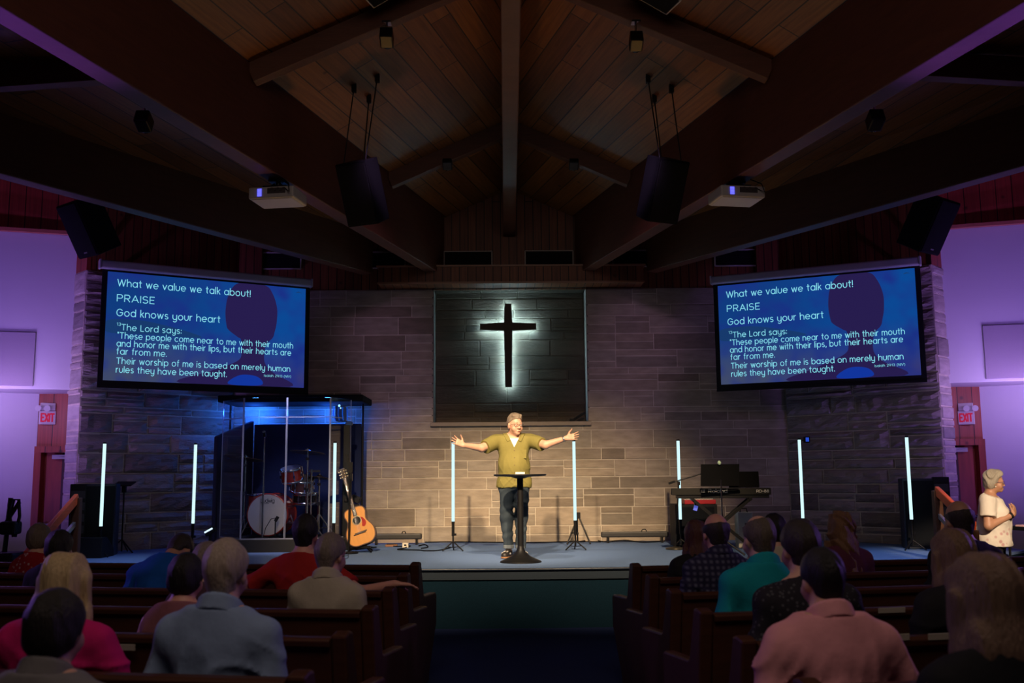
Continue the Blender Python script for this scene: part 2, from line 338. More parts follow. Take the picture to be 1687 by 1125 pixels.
# boxed timber pelmet over the niche
pel = MB().box((0.02, WY-.2, 4.72), (4.1, .4, .26)); struct('trim_8', pel, WOODW, uv=((0, 0, 1), (1, .0, 0)))
struct('trim_9', MB().box((0.02, WY-.21, 4.862), (4.16, .44, .025)).box((0.02, WY-.405, 4.60), (4.12, .02, .03)), pm('pelmet_lip', (.30, .13, .06), .35))
# side bays: timber door wall, white walls, white bulkhead
for s, nm in ((-1, 'left'), (1, 'right')):
    DY = 14.75
    boards('wall_door_'+nm, *(((-6.98, DY, 0), (-6.2, DY, 0)) if s < 0 else ((6.2, DY, 0), (6.98, DY, 0))), 2.12, 2.98, WOODR)
    # door frame and leaf
    dn = 'door_1' if s < 0 else 'door_2'
    fr = MB().box((s*6.93, DY+.02, 1.06), (.1, .16, 2.12)).box((s*6.56, DY+.012, 2.08), (.835, .16, .09)).box((s*6.2, DY+.02, 1.06), (.06, .16, 2.12))
    struct('trim_%d' % (10 if s < 0 else 11), fr, WOODR, uv=((0, 0, 1), (1, 0, 0)))
    d = struct(dn, MB().box((s*6.55, DY+.09, 1.02), (.68, .045, 2.04)), WOODR, uv=((0, 0, 1), (.3, 0, 0)))
    MB().box((s*6.60, DY+.02, 1.97), (.28, .06, .06)).bar((s*6.72, DY-.0, 1.99), (s*6.5, DY-.06, 1.99), .02, .02).build('door_closer', pm('closer_grey', (.35, .33, .33), .4, .3), d)
    MB().cyl((s*6.82, DY+.06, 1.0), (s*6.82, DY-.0, 1.0), .025).bar((s*6.82, DY-.0, 1.0), (s*6.72, DY-.0, 1.0), .018, .018).build('door_handle', CHROME, d)
    # lower white wall running out and forward from the door
    p = [(s*6.98, DY), (s*9.6, 13.2)]
    struct('wall_'+nm, MB().bar((p[0][0], DY+.05, 1.5), (p[1][0], p[1][1]+.05, 1.5), .08, 3.0), WHITE)
    # bulkhead above
    poly = [(s*6.22, 14.08), (s*6.3, 14.9), (s*9.8, 14.4), (s*9.8, 13.2)]
    if s > 0: poly = poly[::-1]
    struct('wall_bulkhead_'+nm, MB().prism(poly, 2.25, Matrix.Translation((0, 0, 2.90))), WHITE)
    # return panel on the bulkhead
    by = lambda x: 14.08-.2458*(x-6.22)
    pp = MB(); pp.bar((s*6.70, by(6.70)-.017, 3.32), (s*7.75, by(7.75)-.017, 3.32), .03, .76)
    t = pp.build('sound_absorber', pm('panel_cloth', (.36, .31, .36), .9, var=.05, scale=80, bump=.1), bevel=.006)
    tag(t, 'pale square acoustic panel on the white bulkhead %s' % ('left of the stone wall' if s < 0 else 'right of the stone wall'), 'wall panel', 'panels on the side bulkheads')
    # timber above bulkhead with its reddish cap trim
    boards('wall_timber_'+nm, *(((-9.8, 13.5, 0), (-6.2, 14.16, 0)) if s < 0 else ((6.2, 14.16, 0), (9.8, 13.5, 0))), 5.15, 6.4, WOODR)
    struct('trim_%d' % (12 if s < 0 else 13), MB().bar((s*9.8, 13.16, 5.2), (s*6.1, 14.04, 5.14), .08, .05), pm('bulkhead_cap', (.45, .14, .09), .5))
# ------------------------------------------------------------------ ceiling and beams
def b1x(Y): return 1.02+.265*(15.5-Y)
def b2x(Y): return 2.0+.6*(15.5-Y)
ZB, ZT = 4.78, 5.75
def zr(Y): return ZT+.47*.967*b1x(Y)
Y0, Y1 = 2.0, 15.6
for s, nm in ((-1, 'left'), (1, 'right')):
    A, B = Vector((s*b1x(Y1), Y1, ZT)), Vector((s*b1x(Y0), Y0, ZT)); Cc, D = Vector((0, Y0, zr(Y0))), Vector((0, Y1, zr(Y1)))
    u = (B-A).normalized(); v = (D-A); v = (v-u*v.dot(u)).normalized()
    up = Vector((0, 0, .06))
    f = [A, B, Cc, D] if s < 0 else [D, Cc, B, A]
    mb = MB().add(f+[p+up for p in f], [(0, 1, 2, 3), (7, 6, 5, 4), (0, 4, 5, 1), (1, 5, 6, 2), (2, 6, 7, 3), (3, 7, 4, 0)])
    struct('ceiling_'+nm, mb, WOODC, uv=(u, v, A))
    A2, B2 = Vector((s*(b1x(Y1)+.1), Y1, 5.62)), Vector((s*(b1x(Y0)+.1), Y0, 5.62)); C2, D2 = Vector((s*(b2x(3.0)), 3.0, 5.42)), Vector((s*b2x(Y1), Y1, 5.42))
    f = [D2, C2, B2, A2] if s < 0 else [A2, B2, C2, D2]
    mb = MB().add(f+[p+up for p in f], [(0, 1, 2, 3), (7, 6, 5, 4), (0, 4, 5, 1), (1, 5, 6, 2), (2, 6, 7, 3), (3, 7, 4, 0)])
    struct('ceiling_middle_'+nm, mb, WOODC, uv=(u, Vector((s*.966, .26, 0)), A2))
    f = [Vector((s*b2x(Y1), Y1, 6.2)), Vector((s*b2x(4), 4, 6.2)), Vector((s*12, 4, 6.2)), Vector((s*12, Y1, 6.2))]
    if s < 0: f = f[::-1]
    mb = MB().add(f+[p+up for p in f], [(0, 1, 2, 3), (7, 6, 5, 4), (0, 4, 5, 1), (1, 5, 6, 2), (2, 6, 7, 3), (3, 7, 4, 0)])
    struct('ceiling_outer_'+nm, mb, WOODC, uv=(Vector((s*.51, -.86, 0)), Vector((s*.86, .51, 0)), D2))
    # glulam beams fanning out from the front wall
    struct('ceiling_beam', MB().bar((s*(b1x(15.45)+.1), 15.45, (ZB+ZT)/2), (s*(b1x(Y0)+.1), Y0, (ZB+ZT)/2), .2, ZT-ZB), BEAM, bevel=.012)
    struct('ceiling_beam', MB().bar((s*(b2x(15.3)+.1), 15.3, 5.515), (s*(b2x(5.)+.1), 5., 5.515), .2, 1.47), BEAM, bevel=.012)
    # purlins
    for Y in (5.6, 9.56, 13.2):
        za = 5.62
        struct('ceiling_purlin', MB().bar((s*(b1x(Y)+.02), Y, ZT-.10), (0, Y, zr(Y)-.10), .14, .22), BEAM, bevel=.008)
    for Y in (8.9,):
        struct('ceiling_purlin', MB().bar((s*(b1x(Y)+.2), Y, 5.48), (s*b2x(Y), Y, 5.28), .14, .24), BEAM, bevel=.008)
struct('ceiling_ridge_beam', MB().bar((0, 15.5, zr(15.5)-.42), (0, Y0, zr(Y0)-.42), .2, .75), BEAM, bevel=.012)
# air vents in the timber wall
def vent(x, Y, label, w=.76, h=.26, z=5.05):
    t = thing('air_vent', label, 'vent', (x, Y, z), 0, 'vents in the timber wall')
    f = MB()
    for dz in (-h/2, h/2): f.box((0, -.012, dz), (w, .03, .018))
    for dx in (-w/2, w/2): f.box((dx, -.012, 0), (.018, .03, h))
    f.build('vent_frame', pm('vent_frame', (.55, .50, .47), .5), t)
    g = MB().box((0, .006, 0), (w-.02, .012, h-.02))
    for i in range(9): g.box((0, -.006, -h/2+.03+i*.025), (w-.03, .012, .006), (.5, 0, 0))
    g.build('vent_grille', BLACK, t)
for (pa, pb, lab) in [(417, 496, 'dark vent above the inner end of the left screen'), (587, 669, 'dark vent between the left screen and the hanging loudspeaker foot, cut by a beam'), (731, 811, 'pale framed vent above the cross, left of the ridge beam'), (864, 945, 'pale framed vent above the cross, right of the ridge beam'), (1009, 1088, 'dark vent right of the pelmet beside a sloping beam'), (1178, 1255, 'dark vent above the inner end of the right screen')]:
    vent((atY(pa, 425, WY).x+atY(pb, 425, WY).x)/2, WY+.0, lab)
# ------------------------------------------------------------------ the cross
cz0, cz1, czc = 3.04, 4.42, 3.985; CYc = WY+.42-.09
t = thing('wall_cross', 'dark wooden cross with a glowing pale blue halo in the stone niche', 'cross', (-.03, CYc, cz0))
CP = [(-.054, 0), (.054, 0), (.068, .906), (.45, .925), (.45, 1.02), (.068, 1.038), (.055, 1.346), (-.055, 1.346), (-.068, 1.038), (-.45, 1.02), (-.45, .925), (-.068, .906)]
MB().prism(CP, .07, axes((0, 0, 0), (1, 0, 0), (0, 0, 1), (0, -1, 0))).build('cross_front', pm('cross_wood', (.05, .025, .013), .5, var=.3, stretch=(6, 1, 1)), t, bevel=.004)
led = MB(); cx_, cy_ = 0, .97
n = len(CP)
for i in range(n):
    (xa, za), (xb, zb) = CP[i], CP[(i+1) % n]
    sh = lambda x, z: ((abs(x)-.014)*(1 if x > 0 else -1), z+(.014 if z < .5 else -.014 if z > 1.2 else .012 if z < .97 else -.012))
    a_, b_ = sh(xa, za), sh(xb, zb); led.bar((a_[0], .012, a_[1]), (b_[0], .012, b_[1]), .010, .014)
led.build('led_strip', emis('cross_led', (.46, .82, 1.0), 90), t)
MB().box((0, .035, 1.0), (.05, .10, .05)).box((0, .035, .4), (.05, .10, .05)).build('standoff', BLKMET, t)
l = MB().bar((.98, WY+.15, 2.5), (1.17, WY+.2, 2.62), .045, .035).box((.96, WY+.15, 2.495), (.07, .07, .05))
tag(l.build('floodlight', BLACK), 'small black floodlight bar leaning in the lower corner of the niche', 'light')
# ================================================================== stroke lettering
def _arc(cx, cy, rx, ry, a0, a1, n=14): return [(cx+rx*math.cos(math.radians(a0+(a1-a0)*i/n)), cy+ry*math.sin(math.radians(a0+(a1-a0)*i/n))) for i in range(n+1)]
_o = _arc(.55, .5, .55, .5, 0, 360, 24)
GL = {
 'a': (1.1, [_o, [(1.1, 1), (1.1, 0)]]), 'b': (1.1, [_o, [(0, 1.5), (0, 0)]]), 'd': (1.1, [_o, [(1.1, 1.5), (1.1, 0)]]), 'p': (1.1, [_o, [(0, 1), (0, -.5)]]),
 'g': (1.1, [_o, [(1.1, 1), (1.1, -.1)]+_arc(.6, -.1, .5, .4, 0, -140, 8)]), 'o': (1.1, [_o]), 'c': (1.0, [_arc(.55, .5, .55, .5, 45, 315, 18)]),
 'e': (1.1, [[(0.02, .5), (1.08, .5)]+_arc(.55, .5, .55, .5, 0, 315, 20)]), 'h': (.95, [[(0, 1.5), (0, 0)], [(0, .5)]+_arc(.475, .52, .475, .48, 180, 0, 12)+[(.95, 0)]]),
 'n': (.95, [[(0, 1), (0, 0)], _arc(.475, .52, .475, .48, 180, 0, 12)+[(.95, 0)]]), 'm': (1.5, [[(0, 1), (0, 0)], _arc(.375, .6, .375, .4, 180, 0, 12)+[(.75, 0)], _arc(1.125, .6, .375, .4, 180, 0, 12)+[(1.5, 0)]]),
 'u': (.95, [[(0, 1)]+_arc(.475, .48, .475, .48, 180, 360, 12)+[(.95, 1)]]), 'y': (.95, [[(0, 1)]+_arc(.475, .48, .475, .48, 180, 360, 12), [(.95, 1), (.95, -.1)]+_arc(.5, -.1, .45, .4, 0, -140, 8)]),
 'r': (.5, [[(0, 1), (0, 0)], _arc(.5, .5, .5, .5, 180, 90, 8)]), 's': (.75, [_arc(.375, .75, .34, .25, 40, 270, 12)+_arc(.375, .25, .37, .25, 90, -140, 12)]),
 't': (.6, [[(.28, 1.4), (.28, .25)]+_arc(.53, .25, .25, .25, 180, 250, 5), [(0, 1), (.6, 1)]]), 'f': (.55, [[(.22, 0), (.22, 1.2)]+_arc(.5, 1.2, .28, .3, 180, 90, 6), [(0, 1), (.5, 1)]]),
 'i': (.0, [[(0, 1), (0, 0)], [(0, 1.33), (0, 1.45)]]), 'l': (.0, [[(0, 1.5), (0, 0)]]), 'k': (.75, [[(0, 1.5), (0, 0)], [(.7, 1), (.02, .45)], [(.25, .62), (.75, 0)]]),
 'v': (.95, [[(0, 1), (.47, 0)], [(.47, 0), (.95, 1)]]), 'w': (1.4, [[(0, 1), (.36, 0)], [(.36, 0), (.7, .95)], [(.7, .95), (1.04, 0)], [(1.04, 0), (1.4, 1)]]),
 'W': (1.9, [[(0, 1.4), (.48, 0)], [(.48, 0), (.95, 1.35)], [(.95, 1.35), (1.42, 0)], [(1.42, 0), (1.9, 1.4)]]), 'P': (1.0, [[(0, 0), (0, 1.4), (.6, 1.4)]+_arc(.6, 1.02, .4, .38, 90, -90, 10)+[(0, .64)]]),
 'R': (1.0, [[(0, 0), (0, 1.4), (.6, 1.4)]+_arc(.6, 1.02, .4, .38, 90, -90, 10)+[(0, .64)], [(.5, .64), (1.0, 0)]]), 'A': (1.25, [[(0, 0), (.62, 1.4)], [(.62, 1.4), (1.25, 0)], [(.25, .45), (1.0, .45)]]),
 'I': (0, [[(0, 1.4), (0, 0)]]), 'S': (1.0, [_arc(.5, 1.04, .46, .36, 35, 270, 14)+_arc(.5, .35, .5, .35, 90, -145, 14)]), 'E': (.85, [[(0, 1.4), (0, 0)], [(0, 1.4), (.85, 1.4)], [(0, .72), (.75, .72)], [(0, 0), (.85, 0)]]),
 'G': (1.4, [_arc(.7, .7, .7, .7, 40, 360, 22)+[(.75, .7)]]), 'T': (1.1, [[(0, 1.4), (1.1, 1.4)], [(.55, 1.4), (.55, 0)]]), 'L': (.8, [[(0, 1.4), (0, 0)], [(0, 0), (.8, 0)]]),
 'N': (1.1, [[(0, 0), (0, 1.4)], [(0, 1.4), (1.1, 0)], [(1.1, 0), (1.1, 1.4)]]), 'V': (1.2, [[(0, 1.4), (.6, 0)], [(.6, 0), (1.2, 1.4)]]), 'X': (1.0, [[(0, 0), (1, 1.4)], [(0, 1.4), (1, 0)]]), 'D': (1.1, [[(0, 0), (0, 1.4), (.45, 1.4)]+_arc(.45, .7, .65, .7, 90, -90, 14)+[(0, 0)]]),
 '1': (.3, [[(0, 1.2), (.3, 1.4)], [(.3, 1.4), (.3, 0)]]), '3': (.9, [_arc(.42, 1.05, .42, .35, 150, -90, 12)+_arc(.42, .35, .46, .35, 90, -150, 12)]), '2': (.9, [_arc(.45, .98, .43, .42, 160, -30, 12)+[(0, 0)], [(0, 0), (.9, 0)]]),
 '9': (.9, [_arc(.45, .95, .45, .45, 0, 360, 20), [(.9, .95)]+_arc(.4, .75, .5, .75, 0, -80, 8)]), '8': (.9, [_arc(.45, 1.05, .38, .35, 0, 360, 18), _arc(.45, .36, .45, .36, 0, 360, 18)]),
 '!': (0, [[(0, 1.4), (0, .4)], [(0, .0), (0, .12)]]), '.': (0, [[(0, 0), (0, .13)]]), ',': (.1, [[(.1, .12), (0, -.25)]]), ':': (0, [[(0, .1), (0, .24)], [(0, .78), (0, .92)]]), '"': (.25, [[(0, 1.5), (0, 1.2)], [(.25, 1.5), (.25, 1.2)]]),
 '(': (.35, [_arc(.9, .55, .9, 1.1, 130, 230, 8)]), ')': (.35, [_arc(-.55, .55, .9, 1.1, 50, -50, 8)]), '-': (.5, [[(0, .6), (.5, .6)]]), ' ': (.35, []),
}
def lettering(mb, text, u0, u1, base, cap, M4, stroke=.2, gap=.42, dz=0.):
    """strokes of one line from u0 to u1 (metres, local x); base line and capital height in local y"""
    adv = sum(GL[c][0]+gap for c in text)-gap
    sx = (u1-u0)/adv; sy = cap/1.4; x = 0; hw = stroke*sy/2
    for c in text:
        wd, st = GL[c]
        for pl in st:
            P = [Vector((u0+(x+px)*sx, base+py*sy)) for px, py in pl]
            runs = [[P[0]]]                                   # break at sharp corners
            for i in range(1, len(P)):
                runs[-1].append(P[i])
                if i < len(P)-1:
                    a, b = (P[i]-P[i-1]), (P[i+1]-P[i])
                    if a.length > 1e-9 and b.length > 1e-9 and a.normalized().dot(b.normalized()) < .6: runs.append([P[i]])
            for r in runs:
                vs = []; m = len(r)
                for i, p in enumerate(r):
                    d = (r[min(i+1, m-1)]-r[max(i-1, 0)])
                    if i in (0, m-1) and m > 1 and (r[0]-r[-1]).length < 1e-6 and m > 3: d = r[1]-r[-2]
                    d = d.normalized() if d.length > 1e-9 else Vector((1, 0)); nrm = Vector((-d.y, d.x))*hw
                    e = -d*hw*.6 if i == 0 else d*hw*.6 if i == m-1 else Vector((0, 0))
                    if (r[0]-r[-1]).length < 1e-6: e = Vector((0, 0))
                    for q_ in (p+nrm+e, p-nrm+e): vs.append(M4 @ Vector((q_.x, q_.y, dz)))
                mb.add(vs, [(2*i, 2*i+1, 2*i+3, 2*i+2) for i in range(m-1)])
        x += wd+gap
# ================================================================== projection screens
SW, SH = 2.72, 1.49
def slide_mat():
    m = bpy.data.materials.new('slide_picture'); m.use_nodes = True; nt = m.node_tree; nt.nodes.remove(nt.nodes['Principled BSDF']); N = nt.nodes.new; L = nt.links.new
    tc = N('ShaderNodeTexCoord'); sp = N('ShaderNodeSeparateXYZ'); L(tc.outputs['Object'], sp.inputs[0])
    def mr(sock, a, b, c=0, d=1):
        r = N('ShaderNodeMapRange'); r.interpolation_type = 'SMOOTHSTEP'; r.inputs[1].default_value = a; r.inputs[2].default_value = b; r.inputs[3].default_value = c; r.inputs[4].default_value = d; L(sock, r.inputs[0]); return r.outputs[0]
    def mix(f, a, b):
        x = N('ShaderNodeMix'); x.data_type = 'RGBA'; L(f, x.inputs[0])
        for k, v in ((6, a), (7, b)):
            if isinstance(v, tuple): x.inputs[k].default_value = v+(1,)
            else: L(v, x.inputs[k])
        return x.outputs[2]
    nz = N('ShaderNodeTexNoise'); nz.inputs['Scale'].default_value = 2.2; nz.inputs['Detail'].default_value = 2; L(tc.outputs['Object'], nz.inputs['Vector'])
    sky = mix(mr(sp.outputs[0], -.9, .9), (.006, .052, .245), (.004, .075, .34))
    low = mix(mr(sp.outputs[0], -.9, .6), (.058, .078, .155), (.040, .042, .20))
    c = mix(mr(sp.outputs[1], -.75, .1), low, sky)
    c = mix(mr(nz.outputs[0], .35, .8), c, (.012, .030, .26))
    e = N('ShaderNodeEmission'); L(c, e.inputs[0]); e.inputs[1].default_value = .86; L(e.outputs[0], nt.nodes['Material Output'].inputs[0]); return m
SLIDE = slide_mat(); SILH = emis('slide_silhouette', (.020, .012, .075), 1.0); SILB = emis('slide_shirt', (.006, .035, .33), 1.); SILS = emis('slide_smear', (.009, .042, .15), 1.); LETTERS = emis('slide_letters', (.26, .80, .95), .92)
def smooth_poly(pts, n=6):
    out = []; m = len(pts)
    for i in range(m):
        p0, p1, p2, p3 = [Vector(pts[(i+k) % m]) for k in (-1, 0, 1, 2)]
        for t in [j/n for j in range(n)]:
            out.append(tuple(.5*((2*p1)+(-p0+p2)*t+(2*p0-5*p1+4*p2-p3)*t*t+(-p0+3*p1-3*p2+p3)*t**3)))
    return out
LINES = [('What we value we talk about!', .047, .70, .128, .062), ('PRAISE', .048, .222, .270, .062), ('God knows your heart', .049, .548, .405, .062), ('13', .052, .070, .495, .026), ('The Lord says:', .074, .357, .535, .054),
 ('"These people come near to me with their mouth', .058, .935, .612, .054), ('and honor me with their lips, but their hearts are', .056, .925, .685, .054), ('far from me.', .057, .290, .758, .054),
 ('Their worship of me is based on merely human', .058, .922, .845, .054), ('rules they have been taught.', .058, .59, .925, .054), ('Isaiah 29:13 (NIV)', .785, .928, .905, .022)]
def screen(pl, pr_, ztop, label, hl, ):
    """pl, pr_: world x,y of the picture's left and right edges"""
    A, B = Vector(pl+(0,)), Vector(pr_+(0,)); c = (A+B)/2; d = (B-A); ang = math.atan2(d.y, d.x); Wd = d.length; Hd = SH
    t = thing('projection_screen', label, 'screen', (c.x, c.y, ztop-Hd), ang, 'projection screens either side of the stage')
    MB().box((0, .012, Hd/2-.0), (Wd+.14, .01, Hd+.16)).build('screen_border', pm('screen_border', (.004, .004, .005), .9), t)
    MB().bar((-Wd/2-.07, .012, -.085), (Wd/2+.07, .012, -.085), .03, .03).build('weight_bar', BLACK, t)
    s = MB().prism([(-Wd/2, -Hd/2), (Wd/2, -Hd/2), (Wd/2, Hd/2), (-Wd/2, Hd/2)], .003, axes((0, 0, 0), (1, 0, 0), (0, 1, 0), (0, 0, 1))).build('screen_picture', SLIDE, t)
    s.location = (0, .004, Hd/2); s.rotation_euler = (math.pi/2, 0, 0)
    X = lambda u: (u-.5)*Wd
    Yv = lambda v: (.5-v)*Hd
    head = smooth_poly([(X(.64), Yv(.0)), (X(.59), Yv(.12)), (X(.575), Yv(.28)), (X(.582), Yv(.42)), (X(.595), Yv(.47)), (X(.64), Yv(.53)), (X(.66), Yv(.56)), (X(.665), Yv(.68)), (X(.64), Yv(.77)), (X(.50), Yv(.88)), (X(.36), Yv(.998)), (X(.92), Yv(.998)), (X(.83), Yv(.86)), (X(.785), Yv(.76)), (X(.79), Yv(.60)), (X(.825), Yv(.52)), (X(.835), Yv(.46)), (X(.845), Yv(.36)), (X(.845), Yv(.22)), (X(.82), Yv(.08)), (X(.775), Yv(.0))])
    head = [(x, max(-Hd/2, min(Hd/2, y))) for x, y in head]
    MB().prism(head, .001, Matrix.Translation((0, 0, .004))).build('slide_silhouette', SILH, s)
    sm = smooth_poly([(X(.01), Yv(.45)), (X(.2), Yv(.44)), (X(.46), Yv(.555)), (X(.2), Yv(.56)), (X(.01), Yv(.56))]); sm = [(max(-Wd/2, x), y) for x, y in sm]; MB().prism(sm, .001, Matrix.Translation((0, 0, .0045))).build('slide_smear', SILS, s)
    sh = smooth_poly([(X(.60), Yv(.99)), (X(.66), Yv(.90)), (X(.75), Yv(.91)), (X(.77), Yv(.99))]); MB().prism(sh, .001, Matrix.Translation((0, 0, .005))).build('slide_shirt', SILB, s)
    lg = smooth_poly([(X(.945), Yv(.05)), (X(.96), Yv(.035)), (X(.98), Yv(.05)), (X(.965), Yv(.045))]); MB().prism(lg, .001, Matrix.Translation((0, 0, .005))).build('slide_mark', SILS, s)
    for tx, u0, u1, v, cap in LINES:
        mb = MB(); lettering(mb, tx, X(u0), X(u1), Yv(v), cap*Hd, Matrix.Translation((0, 0, .008)), stroke=.16); mb.build('slide_text', LETTERS, s)
    h = MB().bar((hl[0], -.03, Hd+.085), (hl[1], -.03, Hd+.085), .11, .115); h.build('screen_housing', pm('screen_housing', (.50, .47, .50), .45, var=.05), t, bevel=.02)
    for x in hl: MB().box((x, -.03, Hd+.085), (.03, .13, .13)).build('end_cap', pm('screen_housing_end', (.46, .43, .46), .45, var=.05), t, bevel=.01)
    for x in (-1.15, 1.15): MB().bar((x, .0, Hd+.13), (x, .75, Hd+.2), .05, .05).build('wall_bracket', BLKMET, t)
    return t
screen((-5.49, 13.36), (-3.07, 14.74), 4.45, 'left projection screen with a worship slide, hung beside the drum cage', (-1.50, 1.46))
screen((3.13, 14.74), (5.60, 13.50), 4.45, 'right projection screen with a worship slide, hung above the keyboard', (-1.46, 1.46))
# ================================================================== projectors
def projector(c, rz, label):
    t = thing('projector', label, 'projector', c, rz, 'ceiling projectors')
    b = MB().box((0, 0, 0), (.50, .40, .125)).build('body', OFFW, t, bevel=.018)
    MB().box((0, 0, -.055), (.46, .36, .03)).build('underside', pm('projector_base', (.50, .52, .60), .5, var=.05), t, bevel=.01)
    p = MB().box((.06, -.2005, .015), (.2, .004, .06))
    for i in range(6): p.box((-.02+.032*i, -.204, .02+.018*(i % 2)), (.02, .012, .016))
    p.build('port_panel', pm('projector_ports', (.06, .05, .05), .6), t)
    g = MB()
    for i in range(7): g.box((-.125, -.203, -.035+.012*i), (.045, .006, .006))
    g.build('lit_vent', emis('projector_glow', (.10, .10, 1.0), 2.2), t)
    MB().cyl((.05, .2, 0), (.05, .235, 0), .045).build('lens', pm('lens_glass', (.02, .02, .03), .08), t)
    m = MB().cyl((0, 0, .06), (0, 0, ZB-c[2]), .028).box((0, 0, .085), (.26, .22, .03)).box((0, 0, ZB-c[2]-.012), (.16, .16, .024))
    for a, bb in ((-.1, -.08), (.1, -.08), (.1, .08), (-.1, .08)): m.cyl((a, bb, .06), (a*.3, bb*.3, .14), .012)
    m.build('ceiling_mount', BLKMET, t)
    MB().tube([(.16, -.2, .03), (.22, -.25, -.02), (.2, -.22, .08), (.08, -.1, .18), (.03, 0, .26)], .006).build('cable', BLKFAB, t); return t
pL = atY(459, 325, 10.33); pR = atY(1225, 323, 10.5)
projector((-(b1x(10.33)+.1), 10.33, pL.z), math.radians(-9), 'white projector under the left sloping beam, blue glow in its vent')
projector((b1x(10.5)+.1, 10.5, pR.z), math.radians(9), 'white projector under the right sloping beam, blue glow in its vent')
# ================================================================== loudspeakers on cables and brackets
def loudspeaker(c, yaw, pitch, dims, label, cables=(), bracket=None, logo=False):
    """front faces local -y; pitch tips the front downward"""
    t = thing('loudspeaker', label, 'loudspeaker', c, 0)
    t.rotation_euler = (Matrix.Rotation(yaw, 3, 'Z') @ Matrix.Rotation(pitch, 3, 'X')).to_euler()
    W_, D_, H_ = dims
    pts = [(-W_/2, -D_/2), (W_/2, -D_/2), (W_/2*.72, D_/2), (-W_/2*.72, D_/2)]
    MB().prism(pts, H_, Matrix.Translation((0, 0, -H_/2))).build('cabinet', pm('speaker_cabinet', (.005, .0055, .007), .75, var=.2, scale=60, bump=.1, spec=.1), t, bevel=.012)
    MB().box((0, -D_/2-.008, 0), (W_-.04, .016, H_-.04)).build('grille', GRILLE, t, bevel=.006)
    if logo: MB().box((0, -D_/2-.018, -H_/2+.07), (.07, .004, .02)).build('badge', CHROME, t)
    if cables:
        m = MB(); Mi = (Matrix.Translation(c) @ t.rotation_euler.to_matrix().to_4x4())
        for (lx, ly), top in cables:
            p = Mi @ Vector((lx, ly, H_/2)); m.cyl(p, top, .007, n=8); m.box(top, (.05, .05, .12))
        m.build('suspension_cable', BLKMET, t, world=True)
    if bracket:
        m = MB(); m.bar(c, bracket, .06, .06); m.build('bracket', BLKMET, t, world=True)
    return t
def ceil_z(x, Y): return ZT+.47*(b1x(Y)-abs(x))*.967
LYs = 10.8; cL = atY(601, 316, LYs); cR = atY(1088, 312, LYs)
for c, s, lab in ((cL, -1, 'large black loudspeaker hung on cables left of the ridge beam'), (cR, 1, 'large black loudspeaker hung on cables right of the ridge beam')):
    tops = [Vector((c.x+dx, LYs+dy, ceil_z(c.x+dx, LYs+dy)-.02)) for dx, dy in ((-.12, -.1), (.14, -.1), (0, .25))]
    loudspeaker(c, -s*math.radians(-24), math.radians(24), (.40, .36, .70), lab, [((-.14, -.08), tops[0]), ((.14, -.08), tops[1]), ((0, .12), tops[2])])
c = atY(149, 372, 12.9); loudspeaker(c, math.radians(-36), math.radians(30), (.46, .42, .74), 'black loudspeaker tilted down at the outer end of the left screen', bracket=(-5.78, 14.0, 5.0), logo=True)
c = atY(1527, 367, 12.9); loudspeaker(c, math.radians(36), math.radians(30), (.46, .42, .74), 'black loudspeaker tilted down at the outer end of the right screen', bracket=(5.78, 14.0, 5.0), logo=True)
# small spotlights hanging from the purlins
def spotlight(px, py, Y, label, top):
    c = atY(px, py, Y); t = thing('spotlight', label, 'spotlight', c, 0, 'small black spotlights under the purlins')
    MB().box((0, 0, 0), (.13, .16, .14), (math.radians(-25), 0, 0)).build('lamp_body', BLKMET, t, bevel=.012)
    MB().cyl((0, .07, -.035), (0, .095, -.045), .05).build('lens', pm('lens_glass', (.02, .02, .03), .08), t)
    m = MB().cyl((0, 0, .06), (0, 0, top-c.z), .012).box((0, 0, top-c.z-.01), (.09, .09, .02)); m.build('hanger', CHROME, t)
for px, py, Y, lab in [(637, 62, 9.5, 'small black spotlight under the near purlin, left of the ridge beam'), (1048, 68, 9.5, 'small black spotlight under the near purlin, right of the ridge beam'), (737, 268, 13.2, 'small black spotlight under the far purlin, left of the ridge beam'), (945, 268, 13.2, 'small black spotlight under the far purlin, right of the ridge beam')]:
    spotlight(px, py, Y, lab, ceil_z(atY(px, py, Y).x, Y)-.2)
spotlight(237, 200, 8.9, 'small black spotlight in the dark left side bay above the projector', 5.25); spotlight(1442, 198, 8.9, 'small black spotlight in the dark right side bay above the projector', 5.25)
for s, px, py, lab in ((-1, 632, -6, 'black grille speaker on the boards, top left of the ridge beam'), (1, 1083, 4, 'black grille speaker on the boards, top right of the ridge beam')):
    Y = 9.0; x = atY(px, py, Y).x; z = ceil_z(x, Y)-.1; sl = math.atan(.47*.967)
    t = thing('ceiling_speaker', lab, 'loudspeaker', (x, Y, z), 0); t.rotation_euler = (math.radians(8), s*sl, s*math.radians(14))
    MB().box((0, 0, 0), (.46, .40, .16)).build('cabinet', BLACK, t, bevel=.01); MB().box((0, 0, -.085), (.42, .36, .012)).build('grille', GRILLE, t)
    f = MB()
    for a in (-1, 1): f.box((a*.225, 0, -.082), (.012, .4, .014)).box((0, a*.195, -.082), (.46, .012, .014))
    f.build('grille_frame', pm('vent_frame', (.30, .26, .24), .5), t)
